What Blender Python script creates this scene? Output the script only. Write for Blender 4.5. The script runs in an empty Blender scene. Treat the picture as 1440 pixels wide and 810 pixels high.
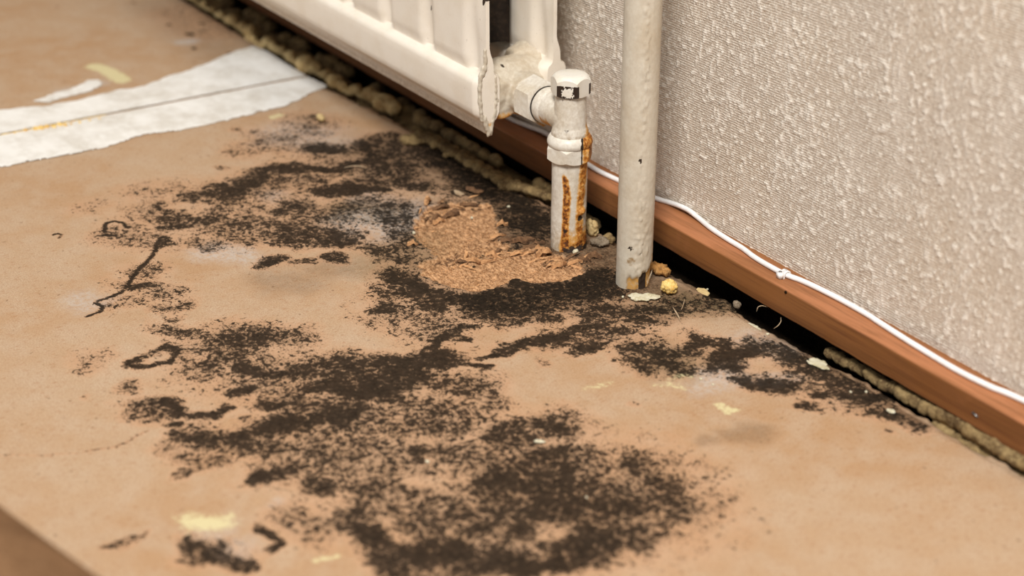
import bpy, bmesh, math, random
import numpy as np
from mathutils import Vector, Matrix, noise as mnoise

# ------------------------------------------------------------------ camera
F = 2400.0
PI = math.pi
PIT = math.radians(25.8); YAW = math.radians(32.2)
hd = np.array([-math.cos(YAW), math.sin(YAW), 0.0])
FW = np.array([hd[0]*math.cos(PIT), hd[1]*math.cos(PIT), -math.sin(PIT)])
RT = np.cross(FW, [0, 0, 1.0]); RT /= np.linalg.norm(RT)
UP = np.cross(RT, FW)
def ray(x, y): return FW + RT*(x-720)/F - UP*(y-405)/F
CAM = -ray(891, 397)*(F*.027/50.3)
def onz(x, y, z=0.0): r = ray(x, y); return CAM + r*(z-CAM[2])/r[2]
def ony(x, y, yy): r = ray(x, y); return CAM + r*(yy-CAM[1])/r[1]
def depth(p): return float((np.array(p)-CAM) @ FW)
sc = bpy.context.scene
col = sc.collection
cd = bpy.data.cameras.new('camera'); cam = bpy.data.objects.new('camera', cd); col.objects.link(cam)
cd.sensor_width = 36; cd.lens = F/1440*36
cd.clip_start = .02; cd.clip_end = 50
m = Matrix((RT, UP, -FW)).transposed().to_4x4(); m.translation = Vector(CAM); cam.matrix_world = m
cd.dof.use_dof = True; cd.dof.focus_distance = 1.27; cd.dof.aperture_fstop = 4.6
sc.camera = cam
# ------------------------------------------------------------------ light
w = bpy.data.worlds.new('world'); sc.world = w; w.use_nodes = True
w.node_tree.nodes['Background'].inputs[0].default_value = (1.0, 1.0, 1.0, 1)
w.node_tree.nodes['Background'].inputs[1].default_value = .40
def area(name, loc, target, size, power, colr):
    l = bpy.data.lights.new(name, 'AREA'); l.shape = 'DISK'; l.size = size; l.energy = power; l.color = colr
    o = bpy.data.objects.new(name, l); col.objects.link(o); o.location = loc
    o.rotation_euler = (Vector(target)-Vector(loc)).to_track_quat('-Z', 'Y').to_euler()
area('ceiling_lamp', (1.6, -1.55, 2.9), (-.05, -.05, .05), .9, 158, (1.0, .985, .955))
vs = sc.view_settings; vs.view_transform = 'Standard'; vs.look = 'None'; vs.gamma = 1.0; vs.use_curve_mapping = False
vs.exposure = 0.0

# ------------------------------------------------------------------ helpers
random.seed(7)
RS = np.random.RandomState(11)
LAT = RS.rand(512, 512)
def vnoise(x, y):
    xi = np.floor(x).astype(int); yi = np.floor(y).astype(int)
    fx = x-xi; fy = y-yi; fx = fx*fx*(3-2*fx); fy = fy*fy*(3-2*fy)
    a = LAT[xi & 511, yi & 511]; b = LAT[(xi+1) & 511, yi & 511]
    c = LAT[xi & 511, (yi+1) & 511]; d = LAT[(xi+1) & 511, (yi+1) & 511]
    return (a*(1-fx)+b*fx)*(1-fy)+(c*(1-fx)+d*fx)*fy
def fbm(x, y, o=4):
    s = np.zeros_like(x, dtype=float); a = .5; t = 0
    for i in range(o):
        s += a*vnoise(x*2**i+17.3*i, y*2**i+9.1*i); t += a; a *= .5
    return s/t
def sst(a, b, x):
    t = np.clip((x-a)/(b-a), 0, 1); return t*t*(3-2*t)

def mesh_np(name, V, Fq):
    me = bpy.data.meshes.new(name); V = np.asarray(V, dtype=np.float32); Fq = np.asarray(Fq, dtype=np.int32)
    k = Fq.shape[1]
    me.vertices.add(len(V)); me.vertices.foreach_set('co', V.ravel())
    me.loops.add(Fq.size); me.loops.foreach_set('vertex_index', Fq.ravel())
    me.polygons.add(len(Fq)); me.polygons.foreach_set('loop_start', np.arange(0, Fq.size, k, dtype=np.int32))
    me.polygons.foreach_set('use_smooth', np.ones(len(Fq), dtype=bool))
    me.update(calc_edges=True); me.validate()
    return me
def attr(me, name, rgb):
    a = me.attributes.new(name, 'FLOAT_COLOR', 'POINT')
    d = np.ones((len(me.vertices), 4), dtype=np.float32); d[:, :3] = rgb
    a.data.foreach_set('color', d.ravel())
def link(name, me, mat, parent=None, smooth=None):
    o = bpy.data.objects.new(name, me); col.objects.link(o)
    if mat and not me.materials: me.materials.append(mat)
    if parent: o.parent = parent
    if smooth is not None:
        me.polygons.foreach_set('use_smooth', np.full(len(me.polygons), smooth))
    return o
def empty(name, loc=(0, 0, 0)):
    o = bpy.data.objects.new(name, None); col.objects.link(o); o.location = loc; o.empty_display_size = .02; return o
def tag(o, label=None, cat=None, group=None, kind=None):
    if label: o['label'] = label
    if cat: o['category'] = cat
    if group: o['group'] = group
    if kind: o['kind'] = kind
    return o
def grid_faces(nu, nv):
    i = np.arange(nu-1)[:, None]*nv+np.arange(nv-1)[None]
    return np.stack([i, i+nv, i+nv+1, i+1], -1).reshape(-1, 4)
def nonuni(segs):
    out = []
    for a, b, s in segs:
        n = max(1, int(round((b-a)/s))); out += list(np.linspace(a, b, n, endpoint=False))
    out.append(segs[-1][1]); return np.array(out)
def sweep(prof, xs, closed=True):       # profile (y,z) extruded along x
    prof = np.array(prof); n = len(prof)
    V = np.zeros((len(xs), n, 3)); V[:, :, 0] = np.array(xs)[:, None]; V[:, :, 1] = prof[None, :, 0]; V[:, :, 2] = prof[None, :, 1]
    fs = []
    for i in range(len(xs)-1):
        for j in range(n if closed else n-1):
            k = (j+1) % n; fs.append((i*n+j, i*n+k, (i+1)*n+k, (i+1)*n+j))
    return V.reshape(-1, 3), fs
def finish(bm, name, recalc=True):
    if recalc: bmesh.ops.recalc_face_normals(bm, faces=bm.faces)
    me = bpy.data.meshes.new(name); bm.to_mesh(me); bm.free(); return me
def lathe(prof, seg=48, axis='z', origin=(0, 0, 0), cap=True):
    bm = bmesh.new(); rings = []
    for r, h in prof:
        ring = []
        for i in range(seg):
            a = 2*PI*i/seg; rr = r(a) if callable(r) else r; hh = h(a) if callable(h) else h
            if axis == 'z': c = (rr*math.cos(a), rr*math.sin(a), hh)
            elif axis == 'x': c = (hh, rr*math.cos(a), rr*math.sin(a))
            else: c = (rr*math.sin(a), hh, rr*math.cos(a))
            ring.append(bm.verts.new((c[0]+origin[0], c[1]+origin[1], c[2]+origin[2])))
        rings.append(ring)
    for a, b in zip(rings, rings[1:]):
        for i in range(seg):
            j = (i+1) % seg; bm.faces.new((a[i], a[j], b[j], b[i]))
    if cap:
        bm.faces.new(rings[0][::-1]); bm.faces.new(rings[-1])
    return bm
def bake(o, mods):                       # apply modifiers through the depsgraph
    for t, kw in mods:
        md = o.modifiers.new(t, t)
        for k, v in kw.items(): setattr(md, k, v)
    dg = bpy.context.evaluated_depsgraph_get(); dg.update()
    me = bpy.data.meshes.new_from_object(o.evaluated_get(dg)); o.modifiers.clear(); o.data = me
    return o
def jitter(me, amp, scale, seed=0.0, oct=3):
    n = len(me.vertices); co = np.zeros(n*3, dtype=np.float32); me.vertices.foreach_get('co', co); co = co.reshape(-1, 3)
    nr = np.zeros(n*3, dtype=np.float32); me.vertices.foreach_get('normal', nr); nr = nr.reshape(-1, 3)
    d = np.array([mnoise.fractal(Vector(c*scale)+Vector((seed, seed*.7, 3.1)), 1.0, 2.0, oct) for c in co])
    me.vertices.foreach_set('co', (co+nr*(d*amp)[:, None]).astype(np.float32).ravel()); me.update()
def verts(me):
    co = np.zeros(len(me.vertices)*3, dtype=np.float32); me.vertices.foreach_get('co', co); return co.reshape(-1, 3).astype(float)
def set_smooth_angle(me, ang=35):
    me.polygons.foreach_set('use_smooth', np.ones(len(me.polygons), dtype=bool))
    try: me.set_sharp_from_angle(angle=math.radians(ang))
    except Exception: pass
def blobs(name, items, mat, voxel=.0012, amp=.0006, scale=260, parent=None, sm=3):
    """items: (x,y,z,rx,ry,rz[,yaw]) lumps fused into one body"""
    bm = bmesh.new()
    for it in items:
        x, y, z, rx, ry, rz = it[:6]; yw = it[6] if len(it) > 6 else 0
        M = Matrix.Translation((x, y, z)) @ Matrix.Rotation(yw, 4, 'Z') @ Matrix.Diagonal((rx, ry, rz, 1))
        bmesh.ops.create_icosphere(bm, subdivisions=3, radius=1, matrix=M)
    o = link(name, finish(bm, name, False), mat)
    bake(o, [('REMESH', dict(mode='VOXEL', voxel_size=voxel)), ('SMOOTH', dict(iterations=sm, factor=.5))])
    jitter(o.data, amp, scale, random.random()*50)
    o.data.polygons.foreach_set('use_smooth', np.ones(len(o.data.polygons), dtype=bool))
    if parent: o.parent = parent
    return o
def tube(name, pts, r, mat, seg=10, parent=None, taper=False):
    """smooth tube through points (Catmull-Rom)"""
    P = [np.array(p, float) for p in pts]; P = [2*P[0]-P[1]]+P+[2*P[-1]-P[-2]]; out = []
    for i in range(1, len(P)-2):
        n = 6
        for k in range(n):
            t = k/n
            out.append(.5*((2*P[i])+(-P[i-1]+P[i+1])*t+(2*P[i-1]-5*P[i]+4*P[i+1]-P[i+2])*t*t+(-P[i-1]+3*P[i]-3*P[i+1]+P[i+2])*t**3))
    out.append(P[-2])
    bm = bmesh.new(); rings = []
    for i, p in enumerate(out):
        a = out[max(0, i-1)]; b = out[min(len(out)-1, i+1)]; t = Vector(b-a).normalized()
        s = t.cross(Vector((0, 0, 1)));
        if s.length < .01: s = Vector((1, 0, 0))
        s.normalize(); u = s.cross(t); rr = r
        if taper: rr = r*(.25+.75*math.sin(PI*min(1, max(0, i/(len(out)-1)))))
        rings.append([bm.verts.new(Vector(p)+s*rr*math.cos(2*PI*k/seg)+u*rr*math.sin(2*PI*k/seg)) for k in range(seg)])
    for a, b in zip(rings, rings[1:]):
        for k in range(seg): bm.faces.new((a[k], a[(k+1) % seg], b[(k+1) % seg], b[k]))
    bm.faces.new(rings[0][::-1]); bm.faces.new(rings[-1])
    return link(name, finish(bm, name), mat, parent, True)

# ------------------------------------------------------------------ materials
def srgb(r, g, b):
    f = lambda c: ((c/255+.055)/1.055)**2.4 if c/255 > .04045 else c/255/12.92
    return (f(r), f(g), f(b), 1)
class NT:
    def __init__(s, name, rough=.6, spec=.3):
        s.mat = bpy.data.materials.new(name); s.mat.use_nodes = True; s.t = s.mat.node_tree; s.b = s.t.nodes['Principled BSDF']
        s.b.inputs['Roughness'].default_value = rough; s.b.inputs['Specular IOR Level'].default_value = spec
        s.co = s.t.nodes.new('ShaderNodeTexCoord').outputs['Object']
    def set(s, inp, v):
        if isinstance(v, bpy.types.NodeSocket): s.t.links.new(v, inp)
        else: inp.default_value = v
    def noise(s, scale, detail=3, rough=.55, vec=None, dist=0, dim=None):
        n = s.t.nodes.new('ShaderNodeTexNoise'); s.set(n.inputs['Vector'], vec or s.co)
        n.inputs['Scale'].default_value = scale; n.inputs['Detail'].default_value = detail; n.inputs['Roughness'].default_value = rough
        n.inputs['Distortion'].default_value = dist
        return n.outputs['Fac']
    def scale(s, v, vec=None):
        n = s.t.nodes.new('ShaderNodeMapping'); s.set(n.inputs['Vector'], vec or s.co); n.inputs['Scale'].default_value = v; return n.outputs[0]
    def math(s, op, a, b=0.0, c=0.0, clamp=False):
        n = s.t.nodes.new('ShaderNodeMath'); n.operation = op; n.use_clamp = clamp
        s.set(n.inputs[0], a); s.set(n.inputs[1], b); s.set(n.inputs[2], c); return n.outputs[0]
    def ramp(s, v, a, b, o0=0.0, o1=1.0):
        n = s.t.nodes.new('ShaderNodeMapRange'); n.interpolation_type = 'SMOOTHSTEP'; s.set(n.inputs['Value'], v)
        n.inputs['From Min'].default_value = a; n.inputs['From Max'].default_value = b
        n.inputs['To Min'].default_value = o0; n.inputs['To Max'].default_value = o1; return n.outputs[0]
    def mix(s, f, a, b, mode='MIX'):
        n = s.t.nodes.new('ShaderNodeMix'); n.data_type = 'RGBA'; n.blend_type = mode
        s.set(n.inputs[0], f); s.set(n.inputs[6], a); s.set(n.inputs[7], b); return n.outputs[2]
    def attr(s, name):
        n = s.t.nodes.new('ShaderNodeAttribute'); n.attribute_name = name
        q = s.t.nodes.new('ShaderNodeSeparateColor'); s.t.links.new(n.outputs['Color'], q.inputs[0]); return q.outputs
    def bump(s, h, strength=.3, dist=.001):
        n = s.t.nodes.new('ShaderNodeBump'); s.set(n.inputs['Height'], h); n.inputs['Strength'].default_value = strength
        n.inputs['Distance'].default_value = dist; s.t.links.new(n.outputs[0], s.b.inputs['Normal'])
    def color(s, c): s.set(s.b.inputs['Base Color'], c)
    def rough(s, c): s.set(s.b.inputs['Roughness'], c)

def mat_floor():
    T = NT('hardboard', .85, .06)
    A = T.attr('maskA'); B = T.attr('maskB')
    mo, bl, raw = A[0], A[1], A[2]; st, cr, ol = B[0], B[1], B[2]
    big = T.noise(6, 4); mid = T.noise(38, 4); fine = T.noise(900, 2)
    fib = T.noise(500, 3, .6, T.scale((1, .35, 1)))
    c = T.mix(T.ramp(big, .35, .65), srgb(182, 155, 126), srgb(176, 142, 108))
    c = T.mix(T.ramp(mid, .35, .7, 0, .55), c, srgb(188, 167, 143))
    c = T.mix(T.ramp(fine, .35, .65, 0, .5), c, srgb(152, 117, 86))
    c = T.mix(T.ramp(fib, .54, .70, 0, .5), c, srgb(150, 106, 72))
    c = T.mix(T.ramp(T.noise(170, 1), .72, .76, 0, .5), c, srgb(110, 80, 56))
    pink = T.ramp(mo, .0, .35, 0, .6)
    c = T.mix(pink, c, srgb(188, 146, 112))
    # raw fibre of the rotten spot
    rf = T.noise(420, 4, .65, T.scale((.45, 1, 1))); rn = T.noise(1100, 2)
    rc = T.mix(T.ramp(rf, .35, .68), srgb(124, 84, 52), srgb(210, 162, 118))
    rc = T.mix(T.ramp(rn, .45, .75, 0, .6), rc, srgb(232, 190, 148))
    c = T.mix(T.ramp(raw, .42, .58), c, rc)
    # brown damp stain, also shade painted into the cracks
    sn = T.noise(130, 5, .7)
    sm = T.math('MULTIPLY', st, T.ramp(sn, .25, .62, .55, 1.0))
    c = T.mix(sm, c, T.mix(T.ramp(T.noise(600, 3), .4, .65), srgb(62, 48, 36), srgb(104, 80, 58)))
    # olive film and grey-white bloom
    c = T.mix(T.math('MULTIPLY', ol, T.ramp(sn, .3, .6, .4, .8)), c, srgb(98, 86, 62))
    bn = T.noise(260, 5, .7)
    c = T.mix(T.math('MULTIPLY', bl, T.ramp(bn, .32, .62, .1, .9)), c, srgb(182, 174, 166))
    # black mould specks, also painted shade in the cracks
    n1 = T.noise(250, 4, .62, dist=.5); n2 = T.noise(75, 3, .6)
    nn = T.math('MULTIPLY_ADD', n1, .80, T.math('MULTIPLY', n2, .20))
    t = T.ramp(nn, .30, .70); t = T.math('MULTIPLY_ADD', t, .93, .06)
    k = T.math('SUBTRACT', mo, t); k = T.math('MULTIPLY_ADD', k, 6.5, .5, clamp=True)
    f1 = T.noise(620, 3, .6, dist=.4); ft = T.math('MULTIPLY_ADD', T.ramp(T.math('MULTIPLY_ADD', f1, .7, T.math('MULTIPLY', n2, .3)), .32, .68), .93, .08)
    k2 = T.math('MULTIPLY_ADD', T.math('SUBTRACT', T.math('MULTIPLY', mo, .92), ft), 7.0, .5, clamp=True)
    k = T.math('MAXIMUM', T.math('MULTIPLY', k, .96), T.math('MULTIPLY', k2, .8))
    halo = T.math('MULTIPLY', T.ramp(mo, .12, .9), T.ramp(T.noise(110, 4, .65), .3, .7, .2, .75))
    c = T.mix(halo, c, srgb(88, 70, 50))
    mc = T.mix(T.ramp(T.noise(330, 4, .7), .36, .66), srgb(8, 7, 6), srgb(33, 28, 22))
    c = T.mix(T.math('MULTIPLY', k, .95), c, mc)
    # cream plaster smears
    cm = T.ramp(T.math('MULTIPLY_ADD', T.ramp(T.noise(300, 4, .7), .3, .7), .55, T.math('SUBTRACT', cr, .6)), -.1, .4)
    c = T.mix(T.math('MULTIPLY', cm, .9), c, srgb(204, 192, 148))
    T.color(c)
    h = T.math('MULTIPLY_ADD', fine, .35, T.math('MULTIPLY', fib, .35))
    h = T.math('ADD', h, T.math('MULTIPLY', T.math('MULTIPLY', rf, raw), 3.0))
    h = T.math('ADD', h, T.math('MULTIPLY', T.math('MULTIPLY', n1, mo), 1.6))
    T.bump(h, .55, .0009)
    return T.mat
def mat_simple(name, base, dark, light, s1=60, s2=400, rough=.7, bump=.3, spec=.25, bd=.0006):
    T = NT(name, rough, spec)
    c = T.mix(T.ramp(T.noise(s1, 4), .35, .68), base, dark)
    c = T.mix(T.ramp(T.noise(s2, 3), .45, .75, 0, .6), c, light)
    T.color(c); T.bump(T.noise(s2, 4), bump, bd); return T.mat
def mat_wall():
    T = NT('slub_wallpaper', .6, .25)
    A = T.attr('relief')
    sx = T.t.nodes.new('ShaderNodeSeparateXYZ'); T.t.links.new(T.co, sx.inputs[0])
    wob = T.noise(60, 2)
    ph = T.math('MULTIPLY_ADD', sx.outputs[2], 2*PI/.00185, T.math('MULTIPLY', wob, 3.0))
    weave = T.math('MULTIPLY_ADD', T.math('SINE', ph), .5, .5)
    brk = T.noise(1.0, 2, .5, T.scale((260, 1, 900)))
    weave = T.math('MULTIPLY', weave, T.ramp(brk, .35, .62, .15, 1.0))
    c = T.mix(weave, srgb(184, 168, 151), srgb(228, 217, 203))
    c = T.mix(T.ramp(T.noise(9, 3), .35, .7, 0, .4), c, srgb(204, 184, 160))
    c = T.mix(T.ramp(T.noise(430, 3, .6, T.scale((1, 1, .7))), .5, .68, 0, .75), c, srgb(234, 226, 212))
    c = T.mix(T.ramp(T.noise(380, 3, .6), .55, .72, 0, .5), c, srgb(150, 130, 108))
    c = T.mix(T.ramp(T.noise(1, 3, .6, T.scale((45, 1, 9))), .5, .72, 0, .35), c, srgb(226, 214, 200))
    c = T.mix(T.math('MULTIPLY', A[0], .65), c, srgb(238, 230, 218))
    T.color(c)
    T.bump(T.math('MULTIPLY_ADD', weave, .6, T.math('MULTIPLY', T.noise(700, 3), .5)), .8, .0007)
    return T.mat
def mat_wood():
    T = NT('stained_wood', .5, .3)
    g = T.noise(22, 5, .6, T.scale((.12, 3, 3)), .6); f = T.noise(240, 4, .6, T.scale((.06, 3, 3)))
    c = T.mix(T.ramp(g, .3, .7), srgb(104, 65, 33), srgb(136, 88, 48))
    c = T.mix(T.ramp(f, .5, .72, 0, .55), c, srgb(88, 48, 28))
    c = T.mix(T.ramp(T.noise(30, 4, .6), .6, .8, 0, .5), c, srgb(162, 104, 66))
    B = T.attr('lit_wear')
    c = T.mix(T.math('MULTIPLY', B[0], T.ramp(T.noise(120, 4, .6, T.scale((.15, 2, 2))), .3, .6, .35, .9)), c, srgb(176, 116, 78))
    T.color(c); T.bump(f, .25, .0005); T.rough(T.ramp(T.noise(60, 3), .3, .7, .5, .68)); return T.mat
def mat_paint(name, base=(204, 195, 178), tint=(186, 170, 146), rough=.42, bumpy=.25, bscale=180):
    """old cream gloss paint; attribute 'dam' = (rust, chip to dark metal, dirt and painted floor bounce)"""
    T = NT(name, rough, .4)
    D = T.attr('dam'); ru, ch, di = D[0], D[1], D[2]
    c = T.mix(T.ramp(T.noise(45, 4), .38, .7, 0, .6), srgb(*base), srgb(*tint))
    c = T.mix(T.ramp(T.noise(420, 3), .62, .78, 0, .35), c, srgb(150, 132, 108))
    n = T.noise(300, 5, .7)
    c = T.mix(T.math('MULTIPLY', di, T.ramp(n, .3, .65, .2, 1.0)), c, srgb(140, 112, 74))
    rm = T.math('MULTIPLY', ru, T.ramp(n, .25, .7, .45, 1.3)); n7 = T.noise(120, 4, .65)
    rc = T.mix(T.ramp(T.math('MULTIPLY_ADD', n7, .7, rm), .75, 1.35), srgb(206, 154, 78), srgb(168, 98, 26))
    rc = T.mix(T.ramp(T.math('MULTIPLY_ADD', n7, 1.0, rm), 1.25, 1.75), rc, srgb(80, 42, 16)); rm = T.ramp(rm, .12, .62)
    c = T.mix(rm, c, rc)
    cm = T.ramp(T.math('MULTIPLY_ADD', n, .8, T.math('SUBTRACT', ch, .9)), -.05, .06)
    c = T.mix(cm, c, srgb(48, 36, 28))
    T.color(c); T.bump(T.noise(bscale, 3), bumpy, .0008)
    T.rough(T.math('MULTIPLY_ADD', rm, .3, rough)); return T.mat
M_floor = mat_floor()
M_wall = mat_wall()
M_wood = mat_wood()
M_paint = mat_paint('cream_gloss_paint')
M_valve = mat_paint('white_valve_paint', (226, 220, 208), (206, 192, 168), .38, .2, 260)
M_rad = mat_paint('radiator_enamel', (230, 220, 205), (222, 209, 190), .45, .12, 500)
M_foam = mat_simple('expanding_foam', srgb(206, 180, 128), srgb(160, 130, 84), srgb(222, 202, 154), 70, 500, .8, .4)
M_foamd = mat_simple('dirty_expanding_foam', srgb(146, 122, 82), srgb(84, 64, 40), srgb(170, 146, 102), 90, 500, .85, .5)
M_crumb = mat_simple('yellow_foam_crumb', srgb(226, 192, 116), srgb(196, 146, 60), srgb(240, 222, 170), 160, 700, .7, .5)
M_cream = mat_simple('cream_plaster', srgb(206, 198, 172), srgb(178, 166, 132), srgb(222, 216, 198), 160, 700, .7, .4)
M_white = mat_simple('white_filler', srgb(229, 225, 218), srgb(206, 199, 188), srgb(236, 233, 227), 26, 140, .55, .25, .3, .0008)
M_cable = mat_simple('white_cable_sheath', srgb(238, 236, 234), srgb(226, 222, 218), srgb(246, 245, 244), 40, 300, .35, .05, .4)
M_dark = mat_simple('dark_gap_shade', srgb(30, 24, 18), srgb(18, 14, 11), srgb(48, 38, 28), 40, 300, 1.0, .5, 0)  # near-black colour paints the shade of the gap under the skirting
M_chip = mat_simple('rotten_chipboard_fibre', srgb(196, 146, 100), srgb(120, 80, 50), srgb(226, 180, 130), 240, 900, .85, .5)
M_chipd = mat_simple('dark_rotten_wood', srgb(116, 84, 58), srgb(66, 46, 32), srgb(160, 120, 84), 240, 900, .9, .6)
M_steel = mat_simple('bare_steel', srgb(150, 146, 142), srgb(110, 104, 100), srgb(180, 178, 176), 300, 900, .35, .1, .5)
M_steel.node_tree.nodes['Principled BSDF'].inputs['Metallic'].default_value = .8
M_blk = mat_simple('black_shade', srgb(44, 36, 30), srgb(26, 20, 16), srgb(66, 52, 40), 60, 300, .6, .2)  # black that stands in for shade between panels and in the groove
M_carpet = mat_simple('brown_carpet_backing', srgb(136, 102, 72), srgb(112, 82, 56), srgb(156, 122, 90), 26, 420, .95, .9, .1, .002)
M_fibre = mat_simple('pale_fibre', srgb(180, 156, 126), srgb(150, 122, 92), srgb(200, 180, 152), 200, 900, .7, .1)
M_grey = mat_simple('grey_grit', srgb(128, 112, 92), srgb(88, 74, 58), srgb(166, 152, 132), 200, 900, .8, .5)

# ------------------------------------------------------------------ floor
sub_bm = bmesh.new(); bmesh.ops.create_cube(sub_bm, size=1, matrix=Matrix.Translation((-.5, -.72, -.031)) @ Matrix.Diagonal((4.2, 1.62, .02, 1)))
floor = tag(link('floor', finish(sub_bm, 'floor'), M_dark), 'bare hardboard floor panels stained by black mould', kind='structure')
SEAM = -.5630
EX = [(-2.6, -.004), (-.80, .002), (-.69, .003), (-.565, .004), (-.45, .016), (-.35, .022), (-.21, .026), (-.16, .030), (-.05, .034), (.02, .037), (.06, .040), (.12, .036), (.16, .040), (.20, .043), (.26, .042), (.35, .044), (1.6, .044)]
def edge_y(x): return np.interp(x, [e[0] for e in EX], [e[1] for e in EX])
def panel_grid(xs, ys):
    X, Y = np.meshgrid(xs, ys, indexing='ij')
    e = edge_y(X)+.0045*(fbm(X*140, X*0+3.3, 4)-.5)
    k = np.clip((Y+.06)/(ys[-1]+.06), 0, None)
    Y2 = np.where(Y > -.06, -.06+k*(e+.06), Y)
    return X, Y2
class Field:
    def __init__(s, X, Y):
        s.X, s.Y = X, Y
        wx = (fbm(X*48, Y*48, 4)-.5); wy = (fbm(X*48+70, Y*48+31, 4)-.5)
        s.WX = X+.022*wx; s.WY = Y+.022*wy
        s.WX2 = X+.006*wx; s.WY2 = Y+.006*wy
        s.xs = X[:, 0]
    def win(s, pts, r):
        a = np.array(pts); i0 = np.searchsorted(s.xs, a[:, 0].min()-r); i1 = np.searchsorted(s.xs, a[:, 0].max()+r)
        return slice(max(0, i0), i1)
    def stroke(s, f, pts, r, d, soft=.7, tight=False):
        """capsule chain in floor metres, peak density d"""
        sl = s.win(pts, r*1.6+.015); x = (s.WX2 if tight else s.WX)[sl]; y = (s.WY2 if tight else s.WY)[sl]
        best = np.full(x.shape, 9.)
        if len(pts) == 1: pts = [pts[0], (pts[0][0]+1e-6, pts[0][1])]
        for a, b in zip(pts, pts[1:]):
            ax, ay = a[:2]; bx, by = b[:2]; dx, dy = bx-ax, by-ay; L = dx*dx+dy*dy+1e-12
            t = np.clip(((x-ax)*dx+(y-ay)*dy)/L, 0, 1)
            best = np.minimum(best, np.hypot(x-ax-t*dx, y-ay-t*dy))
        q = best/r; v = d*(1-sst(1-soft, 1+soft*.95, q))
        f[sl] = np.maximum(f[sl], v)
    def poly(s, f, pts, d, soft):
        sl = s.win(pts, soft*2+.01); x = s.WX2[sl]; y = s.WY2[sl]
        ins = np.zeros(x.shape, bool); best = np.full(x.shape, 9.); n = len(pts)
        for i in range(n):
            ax, ay = pts[i][:2]; bx, by = pts[(i+1) % n][:2]
            c = ((ay > y) != (by > y)) & (x < (bx-ax)*(y-ay)/((by-ay) if abs(by-ay) > 1e-9 else 1e-9)+ax); ins ^= c
            dx, dy = bx-ax, by-ay; L = dx*dx+dy*dy+1e-12; t = np.clip(((x-ax)*dx+(y-ay)*dy)/L, 0, 1)
            best = np.minimum(best, np.hypot(x-ax-t*dx, y-ay-t*dy))
        sd = np.where(ins, best, -best); v = d*sst(-soft, soft, sd)
        f[sl] = np.maximum(f[sl], v)
def rm(x, y, r): return r*depth(onz(x, y))/F
def strokes(fd, f, lst, soft=.7, tight=False):
    for s in lst:
        r, d = s[0], s[1]; px = s[2:]
        pts = [tuple(onz(*p)[:2]) for p in px]
        fd.stroke(f, pts, rm(px[0][0], px[0][1], r), d, soft, tight)

FILL = [(70, .50, (240, 300), (330, 275), (430, 245), (500, 225)), (60, .52, (330, 320), (450, 312), (530, 290)), (46, .60, (540, 205), (530, 250)), (46, .42, (440, 178), (380, 205)), (90, .50, (320, 505), (450, 545), (560, 580)), (80, .50, (420, 640), (520, 680)),
  (50, .50, (890, 470), (1000, 500), (1090, 520)), (26, .62, (560, 290), (570, 330), (560, 365)), (60, .5, (560, 430), (620, 470)), (50, .46, (250, 500), (330, 470)), (90, .5, (600, 740), (700, 760)), (40, .55, (1110, 530), (1230, 570)), (40, .6, (830, 440), (900, 450)), (34, .55, (770, 480), (850, 470)), (40, .4, (170, 330), (230, 345)), (34, .42, (180, 400), (240, 410))]
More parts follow.
